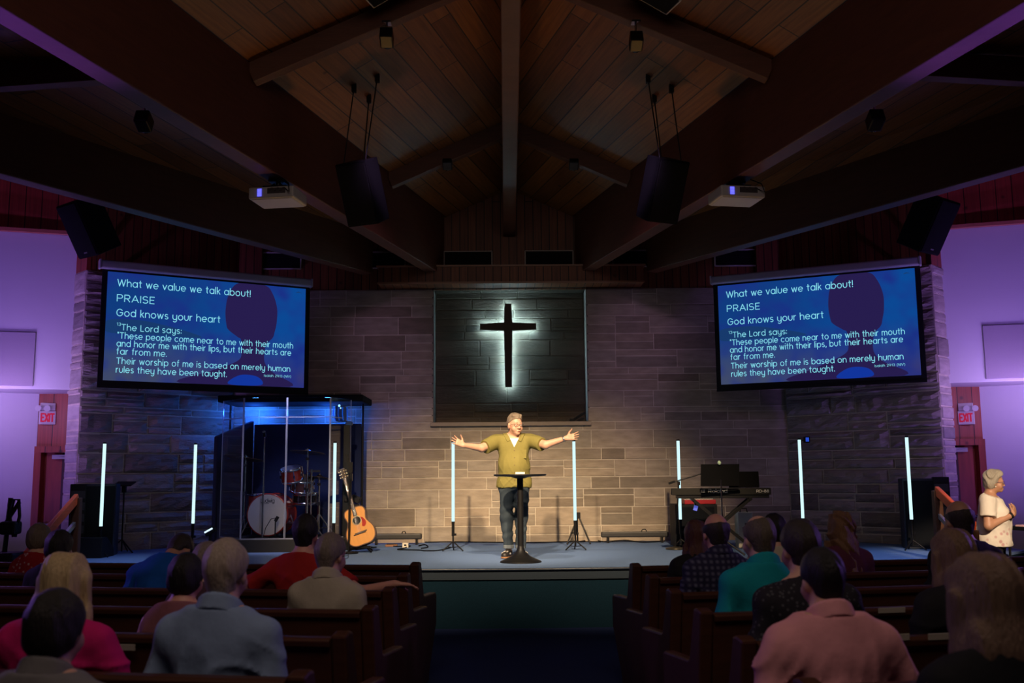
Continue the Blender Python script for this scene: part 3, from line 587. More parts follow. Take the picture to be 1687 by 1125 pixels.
# ================================================================== lit tubes on small stands
def light_tube(x, Y, label, tall=False, zb=1.035, zt=2.10, proto=None):
    if proto:
        t = copy_tree(proto); t.location = (x, Y, ST); t['label'] = label; return t
    t = thing('light_tube', label, 'light', (x, Y, ST), 0, 'lit tubes along the back of the stage')
    z0, z1 = zb-ST, zt-ST
    MB().cyl((0, 0, z0), (0, 0, z1), .0205, n=16).build('tube', TUBEM, t)
    MB().cyl((0, 0, z1), (0, 0, z1+.02), .022).cyl((0, 0, z0-.03), (0, 0, z0), .022).build('end_cap', BLKMET, t)
    MB().cyl((0, 0, .05), (0, 0, z0-.03), .012).cyl((0, 0, .2), (0, 0, z0-.03), .020).box((.02, 0, .22), (.05, .02, .03)).build('pole', BLKMET, t)
    for k in range(3):
        a = math.radians(90+120*k); MB().cyl((0, 0, .13), (.16*math.cos(a), .16*math.sin(a), .008), .009).cyl((0, 0, .05), (.09*math.cos(a), .09*math.sin(a), .06), .006).build('leg', BLKMET, t)
    return t
TP = None
for px, Y, lab in [(166.5, 13.15, 'leftmost lit tube, before the blue-lit subwoofer'), (318, 13.75, 'lit tube just left of the drum cage'), (550, 13.55, 'lit tube at the right edge of the drum cage near the guitar'), (746.5, 13.7, 'lit tube left of the speaking man, under his open hand'), (947.5, 13.7, 'lit tube right of the speaking man, under his watch hand'), (1121, 13.75, 'lit tube behind the left end of the keyboard'), (1323, 13.75, 'lit tube standing clear, right of the keyboard'), (1502, 13.15, 'rightmost lit tube, before the dark subwoofer')]:
    x = atY(px, 860, Y).x; o = light_tube(x, Y, lab, proto=TP); TP = TP or o
# ================================================================== subwoofers, handrails
for s, px, lab in ((-1, 160, 'tall black subwoofer stack lit blue at the left end of the stage'), (1, 1519, 'tall black subwoofer stack at the right end of the stage')):
    Y = 13.52; x = atY(px, 860, Y).x; hz_ = atY(px, 797 if s < 0 else 788, Y).z-ST
    t = thing('subwoofer', lab, 'subwoofer', (x, Y, ST), s*math.radians(-14))
    MB().box((0, 0, hz_/2), (.50, .40, hz_)).build('cabinet', pm('subwoofer_cabinet', (.010, .016, .032), .5, var=.2), t, bevel=.012); MB().box((0, -.208, hz_/2), (.46, .016, hz_-.06)).build('grille', GRILLE, t)
    t2 = thing('amplifier_rack', 'small black amplifier rack beside the %s subwoofer' % ('left' if s < 0 else 'right'), 'amplifier', (atY(128 if s < 0 else 1553, 850, 13.38).x, 13.38, ST), s*math.radians(-20))
    MB().box((0, 0, .47), (.2, .3, .94)).build('case', BLACK, t2, bevel=.01); k = MB()
    for i in range(5): k.box((0, -.156, .2+.15*i), (.17, .012, .1))
    k.build('front_unit', pm('rack_unit', (.03, .03, .04), .4), t2)
    r = thing('handrail', 'orange-red wooden handrail on the stage steps at far %s' % ('left' if s < 0 else 'right'), 'handrail', (s*4.95, 11.95, ST))
    px_, py_ = (127, 820) if s < 0 else (1543, 808)
    A = atY(px_, py_, 11.75); qx, qy = (85, 868) if s < 0 else (1574, 838); B = atY(qx, qy, 11.15)
    d = B-A; C_ = A+d*1.9
    m = MB(); m.bar(A, C_, .05, .11); m.build('rail', pm('handrail_wood', (.62, .085, .018), .4, var=.3, stretch=(9, 1, 9)), r, world=True, bevel=.012)
    m = MB(); m.bar((A.x, A.y, ST), A, .10, .09, up=(0, 1, 0)); m.build('post', PEW, r, world=True, bevel=.01)
    m = MB(); m.bar((C_.x, C_.y, .0), C_-Vector((0, 0, .03)), .07, .07, up=(0, 1, 0)); m.build('post', PEW, r, world=True, bevel=.01)
    m = MB(); m.bar(A+Vector((0, 0, -.28)), C_+Vector((0, 0, -.28)), .035, .05); m.build('lower_rail', pm('steel_rail', (.5, .5, .55), .3, .9), r, world=True)
    # steps down from the stage
    st = MB()
    for k in range(3): st.box((s*4.45, 11.66-.28*k, (.48-.16*k)/2), (.85, .28, .48-.16*k))
    struct('stage_steps', st, CARPETF, bevel=.01)
# exit signs with emergency lamps
for s in (-1, 1):
    c = atY(78 if s < 0 else 1592, 688, 14.70); t = thing('exit_sign', 'white exit sign with emergency lamps above the %s side door' % ('left' if s < 0 else 'right'), 'exit sign', c, s*math.radians(-32))
    MB().box((0, 0, .0), (.22, .06, .20)).build('sign_box', pm('sign_white', (.62, .58, .58), .5, var=.04), t, bevel=.006)
    m = MB(); lettering(m, 'EXIT', -.085, .085, -.055, .11, axes((0, -.0315, 0), (1, 0, 0), (0, 0, 1), (0, -1, 0)), stroke=.3); m.build('sign_text', pm('sign_red', (.75, .03, .06), .5, emit=(1, .03, .08, .12)), t)
    MB().box((-.0, 0, .16), (.2, .06, .11)).build('battery_box', pm('sign_white', (.62, .58, .58), .5, var=.04), t, bevel=.006)
    for k in (-1, 1):
        MB().cyl((k*.06+s*.08, -.02, .14), (k*.06+s*.08, -.09, .13), .03, .045).build('lamp', pm('lamp_white', (.7, .68, .68), .35), t)
# ================================================================== drum riser, cage and kit
DZ = ST+.17
struct('drum_riser', MB().box((-3.12, 14.45, ST+.085), (1.62, 1.42, .17)), pm('riser_grey', (.022, .020, .018), .7, var=.1), bevel=.006)
ACR = clear('acrylic', (.90, .93, 1.0), 1.6); ACE = pm('acrylic_edge', (.34, .36, .46), .2, var=.1)
cg = thing('drum_shield', 'clear acrylic drum shield of tall hinged panels around the drum kit', 'drum shield', (-3.1, 13.78, DZ))
H1, H2 = 1.66, 1.93
cols = [(-4.14, 14.36), (-3.70, 13.80), (-3.10, 13.80), (-2.50, 13.80), (-2.30, 14.36)]
for (a, b) in zip(cols[:-1], cols[1:]):
    m = MB(); m.bar((a[0], a[1], DZ+H2/2), (b[0], b[1], DZ+H2/2), .008, H2); p = m.build('panel', ACR, cg, world=True)
    m = MB()
    dv_ = (Vector(b)-Vector(a)).normalized()*.007
    for e in ((a[0]+dv_.x, a[1]+dv_.y), (b[0]-dv_.x, b[1]-dv_.y)): m.bar((e[0], e[1]-.016, DZ), (e[0], e[1]-.016, DZ+H2), .010, .012, up=(0, 1, 0))
    m.bar((a[0], a[1]-.006, DZ+H1), (b[0], b[1]-.006, DZ+H1), .014, .012); m.bar((a[0], a[1]-.006, DZ+.008), (b[0], b[1]-.006, DZ+.008), .02, .016)
    m.build('panel_edge', ACE, p, world=True)
t = thing('absorber_panel', 'tall black sound absorber behind the drum kit', 'sound absorber', (-3.05, 15.05, ST))
MB().box((0, 0, .90), (1.62, .08, 1.80)).build('baffle', pm('deep_navy_cloth', (.014, .022, .075), .9, var=.2, scale=30, spec=.2), t, bevel=.02)
t = thing('absorber_panel', 'dark blue sound absorber standing at an angle on the left of the drum kit', 'sound absorber', (-4.08, 14.75, ST), math.radians(62))
MB().prism([(-.38, 0), (.38, 0), (.38, 1.86), (-.38, 1.60)], .07, axes((0, .035, 0), (1, 0, 0), (0, 0, 1), (0, -1, 0))).build('baffle', pm('navy_cloth', (.016, .018, .05), .9, var=.2, scale=30), t, bevel=.02)
t = thing('cage_lid', 'black flat lid resting over the back of the drum cage', 'sound absorber', (-3.2, 14.75, 2.73))
MB().box((0, .17, .05), (2.1, 1.0, .10)).build('lid', BLKFAB, t, bevel=.015)
lg = MB()
for x in (-1.0, .98): lg.cyl((x, .2, -2.73+ST), (x, .2, 0), .018)
lg.build('lid_post', BLKMET, t)
# ---- kit
t = thing('drum_kit', 'red drum kit with a cream bass drum inside the acrylic cage', 'drum kit', (-3.0, 14.3, DZ))
BD = atY(443, 848, 14.05); bx, bz = BD.x+3.0, BD.z-DZ; Rb = .285
def drum(name, c, r, h, axis, mat, head_mat, head_name='drum_head', lugs=8):
    c = Vector(c); a = Vector(axis).normalized(); e = a.orthogonal().normalized(); g = a.cross(e)
    sh = MB().cyl(c-a*h/2, c+a*h/2, r, n=28).build(name, mat, t)
    hp = MB()
    for sgn in (-1, 1):
        M4 = axes(c+a*sgn*(h/2-.012), e, g, a); hp.lathe([(r*.985, -.013), (r*1.045, -.013), (r*1.045, .02), (r*.985, .02)], M4, 28)
    hp.build('hoop', CHROME if r < .27 else REDLAC, sh)
    hd = MB()
    for sgn in (-1, 1): hd.cyl(c+a*sgn*(h/2), c+a*sgn*(h/2+.006), r*.985, n=28)
    hd = hd.build(head_name, head_mat, sh)
    lg_ = MB()
    for i in range(lugs):
        an = 2*math.pi*(i+.5)/lugs; d = (e*math.cos(an)+g*math.sin(an))*(r+.012); lg_.bar(c+d-a*h*.44, c+d+a*h*.44, .008, .008); lg_.box(c+d, (.026, .026, .04))
    lg_.build('tuning_lug', CHROME, sh); return sh, hd
CREAM = pm('drum_head_cream', (.62, .56, .47), .55, var=.05, scale=5); DARKHD = pm('drum_head_dark', (.12, .11, .12), .4)
ba = Vector((-.10, -1, 0)); sh, hd = drum('bass_drum', (bx, -.05, bz), Rb, .40, ba, REDLAC, CREAM)
fr = Vector((bx, -.05, bz))+ba.normalized()*.208
m = MB(); lettering(m, 'Ludwig', -.095, .095, .17, .05, axes(fr, (1, -.1, 0), (0, 0, 1), ba.normalized()), stroke=.26, gap=.2)
m.add([fr+Vector((x, 0, z)) for x, z in ((-.10, .155), (.10, .16), (.10, .153), (-.10, .148))], [(0, 1, 2, 3)]); m.build('drum_logo', pm('logo_grey', (.10, .095, .09), .6), hd)
for k in (-1, 1): MB().cyl((bx+k*.27, -.12, bz), (bx+k*.40, -.26, -bz*0+.01), .011).build('spur', CHROME, t)
drum('floor_tom', (bx-.24, .30, .42), .19, .36, (0, 0, 1), REDLAC, CREAM)
T1 = atY(477, 782, 14.1); drum('rack_tom', (T1.x+3.0, -.05, T1.z-DZ), .145, .20, (-.12, -.30, 1), REDLAC, DARKHD)
T2 = atY(491, 797, 14.2); drum('lower_tom', (T2.x+3.02, .08, T2.z-DZ-.01), .165, .18, (.1, -.35, 1), pm('brown_lacquer', (.10, .035, .025), .2, coat=.5), DARKHD)
S1 = atY(500, 822, 14.3); drum('snare_drum', (S1.x+3.0, .15, S1.z-DZ), .17, .15, (0, -.05, 1), pm('snare_shell', (.03, .03, .045), .2, .7), CREAM)
for n_, px, py, Y, r in (('crash_cymbal', 507, 744, 14.2, .25), ('hi_hat', 526, 786, 14.4, .17), ('ride_cymbal', 405, 755, 14.7, .27)):
    c = atY(px, py, Y); lc = Vector((c.x+3.0, Y-14.3, c.z-DZ)); tl = Euler((math.radians(-6), math.radians(5), 0)).to_matrix().to_4x4(); tl.translation = lc
    cy_ = MB().lathe([(.001, .03), (.03, .028), (.045, .012), (r, -.012), (r, -.016), (.04, .006), (.001, .006)], tl, 32).build(n_, pm('bronze_cymbal', (.30, .20, .11), .3, .9, var=.2, scale=30), t)
    s_ = MB().cyl((lc.x, lc.y, .25), lc, .011).cyl((lc.x, lc.y, .1), (lc.x, lc.y, lc.z*.55), .016).box((lc.x, lc.y, lc.z*.55), (.04, .04, .05)).cyl(lc, lc+Vector((0, 0, .05)), .012).box(lc+Vector((0, 0, -.1)), (.05, .03, .04)); s_ = s_.build('cymbal_stand', CHROME, t)
    for k in range(3):
        a = math.radians(30+120*k); MB().cyl((lc.x, lc.y, .32), (lc.x+.24*math.cos(a), lc.y+.24*math.sin(a), .01), .01).cyl((lc.x, lc.y, .12), (lc.x+.15*math.cos(a), lc.y+.15*math.sin(a), .12), .008).build('leg', CHROME, s_)
c = atY(520, 776, 14.25); MB().bar((c.x+2.9, -.05, c.z-DZ), (c.x+3.06, -.02, c.z-DZ+.0), .03, .03).cyl((c.x+2.94, -.05, c.z-DZ+.03), (c.x+2.94, -.05, .0), .012).build('tom_holder', CHROME, t)
# short microphone before the bass drum, tall overhead stand
t2 = thing('microphone_stand', 'short black microphone stand in front of the cream bass drum', 'microphone', (atY(453, 880, 13.88).x, 13.88, DZ))
MB().cyl((0, 0, 0), (0, 0, .018), .06).cyl((0, 0, 0), (0, 0, .26), .008).build('stand', BLKMET, t2); MB().cyl((0, -.0, .24), (.03, .02, .30), .022).build('microphone', BLACK, t2)
MB().tube([(.02, .02, .29), (-.06, .0, .27), (-.13, 0, .15), (-.16, .0, .02), (-.20, .03, .006)], .005).build('cable', BLKFAB, t2)
t2 = thing('microphone_stand', 'tall straight chrome microphone stand inside the drum cage', 'microphone', (atY(431, 880, 13.9).x, 13.93, DZ))
zt = atY(433, 716, 13.93).z-DZ
MB().cyl((0, 0, 0), (0, 0, .02), .09).build('base', BLKMET, t2); MB().cyl((0, 0, .0), (0, 0, zt), .009).cyl((0, 0, 0), (0, 0, zt*.5), .013).build('pole', CHROME, t2); MB().cyl((0, 0, zt-.02), (0, -.05, zt+.04), .024).build('microphone', BLACK, t2)
# ---- black lighting pole with blue fixture
P0 = atY(569, 890, 14.2)
t = thing('lighting_stand', 'tall black pole with a blue lit fixture at the right of the drum cage', 'light stand', (P0.x, 14.2, ST))
hp = atY(569, 700, 14.2).z-ST
MB().box((0, 0, hp/2), (.09, .09, hp)).cyl((0, 0, 0), (0, 0, .03), .2).build('pole', BLKMET, t, bevel=.006)
MB().cyl((.06, -.02, .75), (.06, -.02, 1.15), .02).box((.06, -.02, 1.0), (.06, .07, .1)).build('clamp', BLKMET, t)
fx = MB().box((-.08, -.0, hp+.16), (.16, .16, .22)).box((.03, 0, hp+.02), (.1, .1, .06)); fx = fx.build('fixture_body', pm('fixture_clear', (.03, .06, .16), .2, spec=.8), t, bevel=.02)
g = MB(); g.ball((-.10, -.085, hp+.27), .016); g.ball((-.08, -.085, hp+.235), .010); g.build('lit_lens', emis('lens_glow', (.35, .75, 1), 2.5), fx)
gl = MB()
for i in range(4): gl.tube([(-.17+.06*i, -.09, hp+.25), (-.18+.065*i, -.10, hp+.15), (-.15+.055*i, -.09, hp+.06)], .006)
gl.build('lit_edge', emis('fixture_glow', (.01, .13, .9), .55), fx)
# ---- guitar on its stand
G = atY(592, 868, 13.6)
t = thing('acoustic_guitar', 'honey coloured acoustic guitar with a red pickguard leaning on a stand', 'guitar', (G.x, 13.6, G.z)); t.rotation_euler = (math.radians(-12), math.radians(-19), 0)
half = [(0, -.25), (.10, -.247), (.17, -.20), (.195, -.12), (.185, -.04), (.145, .03), (.125, .08), (.135, .14), (.145, .18), (.13, .235), (.08, .262), (0, .265)]
out = smooth_poly(half+[(-x, y) for x, y in half[-2:0:-1]], 3)
G4 = axes((0, 0, 0), (1, 0, 0), (0, 0, 1), (0, -1, 0))
b = MB().prism(out, .10, axes((0, .05, 0), (1, 0, 0), (0, 0, 1), (0, -1, 0))).build('body', pm('guitar_top', (.74, .33, .075), .3, var=.14, scale=2, stretch=(14, 1, 1), coat=.4), t, bevel=.006)
rim = MB()
for i in range(len(out)): rim.bar((out[i][0], .0, out[i][1]), (out[(i+1) % len(out)][0], .0, out[(i+1) % len(out)][1]), .012, .105, up=(0, 1, 0))
rim.build('side', pm('guitar_side', (.10, .035, .02), .35), t)
MB().cyl((0, -.049, .085), (0, -.053, .085), .052, n=28).build('sound_hole', pm('hole_dark', (.01, .008, .006), .9), b)
MB().lathe([(.053, 0), (.066, 0), (.066, .003), (.053, .003)], axes((0, -.05, .085), (1, 0, 0), (0, 0, 1), (0, -1, 0)), 28).build('rosette', pm('rosette', (.55, .42, .25), .4), b)
MB().prism(smooth_poly([(.045, .115), (.085, .10), (.115, .03), (.085, -.02), (.05, -.01), (.062, .04), (.064, .08)], 4), .003, axes((0, -.05, 0), (1, 0, 0), (0, 0, 1), (0, -1, 0))).build('pickguard', pm('pickguard_red', (.40, .02, .012), .25, var=.5, scale=30), b)
MB().box((0, -.056, -.09), (.15, .014, .028)).box((-.08, -.054, -.097), (.03, .01, .016)).box((.08, -.054, -.083), (.03, .01, .016)).build('bridge', pm('rosewood', (.04, .018, .010), .4), b, bevel=.004)
MB().box((0, -.052, .42), (.052, .03, .54), taper=.84).build('neck', pm('fretboard', (.045, .022, .014), .4), t, bevel=.006)
hs = MB().box((0, -.05, .755), (.066, .022, .15), taper=1.1).build('headstock', pm('headstock', (.05, .03, .02), .3), t, bevel=.005)
tp = MB()
for k in range(3):
    for sx in (-1, 1): tp.ball((sx*.048, -.05, .71+.042*k), (.015, .009, .012), 8); tp.cyl((sx*.022, -.064, .71+.042*k), (sx*.022, -.056, .71+.042*k), .008)
tp.build('tuning_peg', pm('peg_gold', (.75, .60, .40), .25, .9), hs)
sg = MB()
for k in range(6): sg.cyl((-.02+.008*k, -.066, -.09), (-.017+.0068*k, -.069, .70), .0008, n=5)
sg.build('strings', CHROME, t)
t = thing('guitar_stand', 'black folding stand holding the acoustic guitar', 'guitar stand', (G.x+.02, 13.66, ST))
s_ = MB()
for a in (-40, 40, 150): s_.cyl((0, .06, .12), (.24*math.sin(math.radians(a)), -.22*math.cos(math.radians(a))+.02, .012), .011)
s_.cyl((0, .06, .1), (-.10, .09, .62), .013).bar((-.14, -.11, .075), (.14, -.11, .075), .03, .03).cyl((0, .06, .1), (0, -.12, .07), .012); s_.build('frame', BLKMET, t)
Yk = MB().bar((-.16, .09, .62), (-.04, .09, .62), .03, .03).bar((-.16, .0, .62), (-.16, .1, .62), .02, .02); Yk.build('yoke', BLKMET, t)
t = thing('music_stand', 'thin black stand pole just left of the guitar, clamp on top', 'stand', (atY(575, 900, 13.45).x, 13.42, ST)); zz = atY(575, 770, 13.45).z-ST
MB().cyl((0, 0, .0), (0, 0, .022), .13).build('base', BLKMET, t); MB().cyl((0, 0, .02), (0, 0, zz), .011).build('pole', BLKMET, t); MB().box((.01, 0, zz), (.05, .05, .14)).bar((0, 0, zz), (-.05, 0, zz+.18), .03, .03).build('clip', BLACK, t)
t = thing('camera_clamp', 'small black clip lamp on the pole behind the guitar body', 'lamp', (atY(586, 822, 14.15).x, 14.15, atY(586, 822, 14.15).z))
MB().box((0, 0, 0), (.13, .12, .09), (0, .4, 0)).box((-.1, 0, -.02), (.12, .04, .04)).build('lamp_head', BLACK, t, bevel=.01)
# ---- floor level bars, cables, boxes against the wall
for px0, px1, py, Y, lab in ((612, 695, 884, 15.1, 'long dark light bar on the floor right of the guitar'), (990, 1101, 880.5, 15.1, 'long dark light bar on the floor left of the keyboard')):
    a, b = atY(px0, py, Y), atY(px1, py, Y); t = thing('light_bar', lab, 'light bar', ((a.x+b.x)/2, Y, ST)); w_ = b.x-a.x; zc = a.z-ST
    MB().box((0, 0, zc), (w_, .10, .085)).build('housing', pm('bar_housing', (.035, .033, .032), .45), t, bevel=.02)
    MB().box((-w_*.4, 0, (zc-.04)/2), (.03, .14, zc-.04)).box((w_*.4, 0, (zc-.04)/2), (.03, .14, zc-.04)).build('foot', BLKMET, t)
    MB().tube([(w_*.1, 0, zc+.04), (w_*.12, 0, zc+.07), (w_*.16, 0, zc+.075), (w_*.18, 0, zc+.04)], .008).build('handle', BLKMET, t)
c = atZ(668, 900, ST+.02); t = thing('outlet_box', 'small white power outlet box on the stage among cables', 'power outlet', (c.x, c.y, ST))
MB().box((0, 0, .035), (.085, .06, .07)).build('box', pm('outlet_white', (.75, .68, .55), .5), t, bevel=.006); MB().box((0, -.031, .04), (.03, .003, .02)).build('socket', BLACK, t)
c = atZ(645, 899, ST+.01); t = thing('pedal', 'thin wooden pedal board beside the white outlet box', 'pedal', (c.x, c.y, ST)); MB().box((0, 0, .015), (.17, .12, .03)).build('board', pm('pedal_brown', (.30, .13, .06), .5), t, bevel=.004); MB().box((0, 0, .033), (.14, .05, .012)).build('treadle', BLACK, t)
def cable(pts, label, r=.008):
    P = [Vector((atZ(x, y, ST+.01).x, atZ(x, y, ST+.01).y, ST+r+.002)) for x, y in pts]; out_ = []
    for i in range(len(P)-1):
        p0, p1, p2, p3 = P[max(i-1, 0)], P[i], P[i+1], P[min(i+2, len(P)-1)]
        for k in range(6):
            u = k/6; out_.append(.5*((2*p1)+(-p0+p2)*u+(2*p0-5*p1+4*p2-p3)*u*u+(-p0+3*p1-3*p2+p3)*u**3))
    o = MB().tube(out_+[P[-1]], r, 6).build('cable', BLKFAB); tag(o, label, 'cable', 'cables on the stage')
cable([(640, 898), (655, 900), (676, 899), (664, 903), (656, 905), (690, 906), (700, 907), (722, 906.5), (742, 902)], 'black cable looping from the white outlet box to the tube stand')
cable([(690, 899), (700, 897), (705, 901), (694, 903)], 'small coil of black cable right of the white outlet box')
cable([(700, 893), (745, 892.5), (800, 893), (860, 893.5), (905, 893), (945, 892), (990, 892.5)], 'long black cable lying along the foot of the stone wall')
cable([(955, 892), (972, 889.5), (984, 890), (995, 892), (1030, 890), (1060, 893), (1095, 891)], 'tangled black cable in front of the right floor light bar')
cable([(620, 901), (600, 903), (585, 905), (567, 904)], 'black cable running from the guitar stand to the drum riser')
for (px, py, lab) in ((1005, 893, 'small pale clip lying left of the right floor light bar cables'), (1090, 892, 'small pale plug lying beside the keyboard cabinet')):
    c = atZ(px, py, ST); t = MB().box((c.x, c.y, ST+.012), (.04, .03, .024)).build('cable_plug', pm('plug_pale', (.7, .65, .5), .4), bevel=.005); tag(t, lab, 'plug')
# black a-frame guitar stand beside the tube
c = atZ(948, 893, ST); t = thing('folding_stand', 'empty black A shaped folding instrument stand behind the right hand tube', 'instrument stand', (c.x, 14.9, ST)); ap = atY(953, 849, 14.9).z-ST
MB().cyl((.02, 0, ap), (-.16, -.16, .01), .012).cyl((.02, 0, ap), (.18, -.14, .01), .012).cyl((.0, 0, ap), (.02, .22, .01), .012).cyl((-.10, -.11, ap*.4), (-.03, -.03, ap*.4), .01).build('frame', BLKMET, t); MB().box((.02, 0, ap), (.06, .05, .09)).build('hinge', BLACK, t, bevel=.008)
# ================================================================== lectern table
c = atZ(858, 926, ST); t = thing('lectern', 'black round bar-height pedestal table in front of the speaking man', 'table', (c.x, c.y, ST)); zt = atY(858, 781, c.y).z-ST
LY = c.y; LT = ST+zt
MB().lathe([(.001, .0), (.245, .0), (.24, .012), (.20, .03), (.12, .065), (.06, .115), (.04, .16), (.036, .2), (.001, .2)], None, 36).build('base', pm('lectern_black', (.008, .008, .009), .45, spec=.25), t)
MB().cyl((0, 0, .18), (0, 0, zt-.03), .037, n=20).build('column', pm('lectern_black', (.018, .017, .017), .35), t)
MB().lathe([(.001, -.05), (.05, -.05), (.12, -.03), (.30, -.022), (.31, -.015), (.31, 0), (.001, 0)], Matrix.Translation((0, 0, zt)), 36).build('top', pm('lectern_top', (.012, .012, .014), .4, spec=.3), t)
tag(MB().box((c.x+.0, c.y-.02, LT+.012), (.11, .07, .024)).build('notes', pm('paper_white', (.75, .70, .62), .6), bevel=.004), 'small pale folded notes lying on the lectern top', 'paper')
# ================================================================== keyboard corner
K0, K1 = atY(1106, 811, 12.9), atY(1268, 811, 12.75)
kc = (K0+K1)/2; kw = (K1-K0).length; ka = math.atan2(K1.y-K0.y, K1.x-K0.x)
t = thing('stage_piano', 'long dark stage piano on a folding stand, its back to the hall', 'keyboard', (kc.x, kc.y, ST), ka); kz = kc.z-ST
MB().box((0, 0, kz+.012), (kw, .24, .085)).build('case', pm('piano_case', (.026, .025, .023), .8, var=.1, spec=.15), t, bevel=.008)
MB().box((.02, .01, kz-.05), (kw-.08, .22, .045)).build('underside', BLACK, t, bevel=.006)
ks = MB()
for i in range(52): ks.box((-kw/2+.06+(kw-.12)*(i+.5)/52, .165, kz+.03), ((kw-.12)/52-.002, .12, .015))
ks.build('white_keys', pm('ivory', (.7, .68, .62), .35), t)
kb = MB()
for i in range(51):
    if i % 7 not in (2, 6): kb.box((-kw/2+.06+(kw-.12)*(i+1)/52, .14, kz+.042), (.011, .07, .014))
kb.build('black_keys', BLACK, t)
m = MB(); F4 = axes((0, -.1215, kz), (1, 0, 0), (0, 0, 1), (0, -1, 0))
lettering(m, 'Roland', -.155, .075, -.002, .042, F4, stroke=.34, gap=.35); lettering(m, 'RD-88', .44, .59, .0, .030, F4, stroke=.30, gap=.35)
for dx, w_ in ((-.245, .012), (-.215, .032)): 
    for j in range(3 if w_ > .02 else 1): m.box((dx, -.122, kz+.005+(.013*j if w_ > .02 else .013)), (w_, .002, .008 if w_ > .02 else .036))
m.build('maker_lettering', pm('letter_white', (.75, .72, .66), .5), t)
st = MB()
for y in (-.12, .12):
    st.bar((-.42, y, .03), (.36, y, kz-.08), .03, .035); st.bar((.42, y, .03), (-.36, y, kz-.08), .03, .035)
for x in (-.42, .42): st.cyl((x, -.25, .02), (x, .25, .02), .018)
for x in (-.36, .36): st.cyl((x, -.16, kz-.085), (x, .16, kz-.085), .018)
st.build('folding_stand', BLKMET, t)
tag(MB().box((kc.x+.31, kc.y+.02, ST+kz+.16), (.38, .03, .20), (math.radians(-14), 0, ka)).build('sheet_music_rest', pm('rest_black', (.006, .006, .007), .9, spec=.05)), 'low black sheet music rest standing on the right half of the stage piano', 'music rest')
# music stand in front of it
c = atY(1188, 802, 12.6); t = thing('music_stand', 'black music stand with a wide solid desk in front of the stage piano', 'music stand', (c.x, 12.6, ST)); dz0 = c.z-ST
dk = atY(1188, 783, 12.6).z-ST
MB().prism([(-.255, -.135), (.225, -.135), (.25, .14), (-.235, .14)], .012, axes((0, .03, dk), (1, 0, 0), (0, .17, .985), (0, -.985, .17))).build('desk', pm('desk_black', (.006, .006, .007), .9, spec=.05), t)
MB().box((0, .0, dk-.16), (.48, .06, .012)).build('lip', BLACK, t)
MB().cyl((0, 0, .02), (0, 0, dk-.05), .011).cyl((0, 0, .02), (0, 0, dk*.5), .015).build('pole', CHROME, t)
for k in range(3):
    a = math.radians(90+120*k); MB().cyl((0, 0, .2), (.27*math.cos(a), .27*math.sin(a), .012), .011).build('leg', BLKMET, t)
tag(MB().ball((c.x-.01, 12.61, ST+dk+.157), (.024, .018, .028)).build('clip_light', pm('clip_green', (.45, .62, .45), .4)), 'tiny pale green clip on top of the music stand desk', 'clip')
# boom microphone stand with round base
c = atZ(1113, 905, ST); t = thing('microphone_stand', 'black boom microphone stand with a round base left of the stage piano', 'microphone', (c.x, c.y, ST)); e = atY(1118, 796, c.y)
MB().lathe([(.001, 0), (.135, 0), (.135, .02), (.05, .035), (.001, .04)], None, 28).build('base', pm('base_bronze', (.10, .085, .06), .3, .7), t)
MB().cyl((0, 0, .03), (e.x-c.x, 0, e.z-ST), .011).box((e.x-c.x, 0, e.z-ST), (.035, .035, .05)).build('pole', BLKMET, t)
a, b = atY(1103, 796, c.y), atY(1157, 780, c.y)
MB().cyl((a.x-c.x, 0, a.z-ST), (b.x-c.x, 0, b.z-ST), .009).box((a.x-c.x+.03, 0, a.z-ST+.01), (.09, .03, .03), (0, -.3, 0)).build('boom', BLKMET, t); MB().cyl((b.x-c.x, 0, b.z-ST), (b.x-c.x+.12, 0, b.z-ST+.03), .02, .026).build('microphone', BLACK, t)
# cabinet with red synthesizer behind
a, b = atY(1111, 830, 14.3), atY(1172, 830, 14.3); t = thing('equipment_cabinet', 'black square equipment cabinet behind the left end of the stage piano', 'cabinet', ((a.x+b.x)/2, 14.3, ST)); zc = a.z-ST
MB().box((0, 0, zc/2), (b.x-a.x+.06, .5, zc)).build('case', BLACK, t, bevel=.012); MB().box((0, -.255, zc/2), (b.x-a.x-.03, .012, zc-.08)).build('front_cloth', BLKFAB, t)
c = atY(1152, 829, 14.15); t = thing('synthesizer', 'red synthesizer lying on the black equipment cabinet', 'synthesizer', (c.x, 14.2, ST+zc)); MB().box((0, 0, .03), (.44, .26, .06)).build('case', pm('synth_red', (.42, .02, .03), .35), t, bevel=.008)
k = MB()
for i in range(10): k.cyl((-.18+.04*i, -.07, .06), (-.18+.04*i, -.07, .075), .01, n=8)
k.build('control_knobs', pm('knob_pale', (.5, .5, .45), .4), t); MB().box((0, .05, .064), (.4, .1, .008)).build('keys', pm('ivory', (.7, .68, .62), .35), t)
c = atY(1225, 858, 13.9); t = thing('guitar_amplifier', 'white amplifier box with dark marks below the right end of the stage piano', 'amplifier', (c.x, 13.9, ST)); MB().box((0, 0, .24), (.20, .22, .48)).build('case', pm('amp_white', (.70, .64, .52), .5), t, bevel=.01)
MB().box((.03, -.112, .32), (.08, .006, .03)).box((-.02, -.112, .27), (.05, .006, .02)).build('badge', BLACK, t); MB().tube([(-.05, -.02, .48), (-.04, -.02, .53), (.04, -.02, .53), (.05, -.02, .48)], .01).build('handle', BLACK, t)
c = atY(1146, 837, 13.0); t = thing('phone_clip', 'small glowing blue-violet device clipped under the stage piano', 'device', c); MB().box((0, 0, 0), (.05, .03, .065), (0, .3, 0)).build('device', pm('device_blue', (.12, .14, .5), .4, emit=(.15, .2, 1, .45)), t, bevel=.006); MB().box((0, .03, .05), (.02, .04, .09)).build('clip', BLKMET, t)
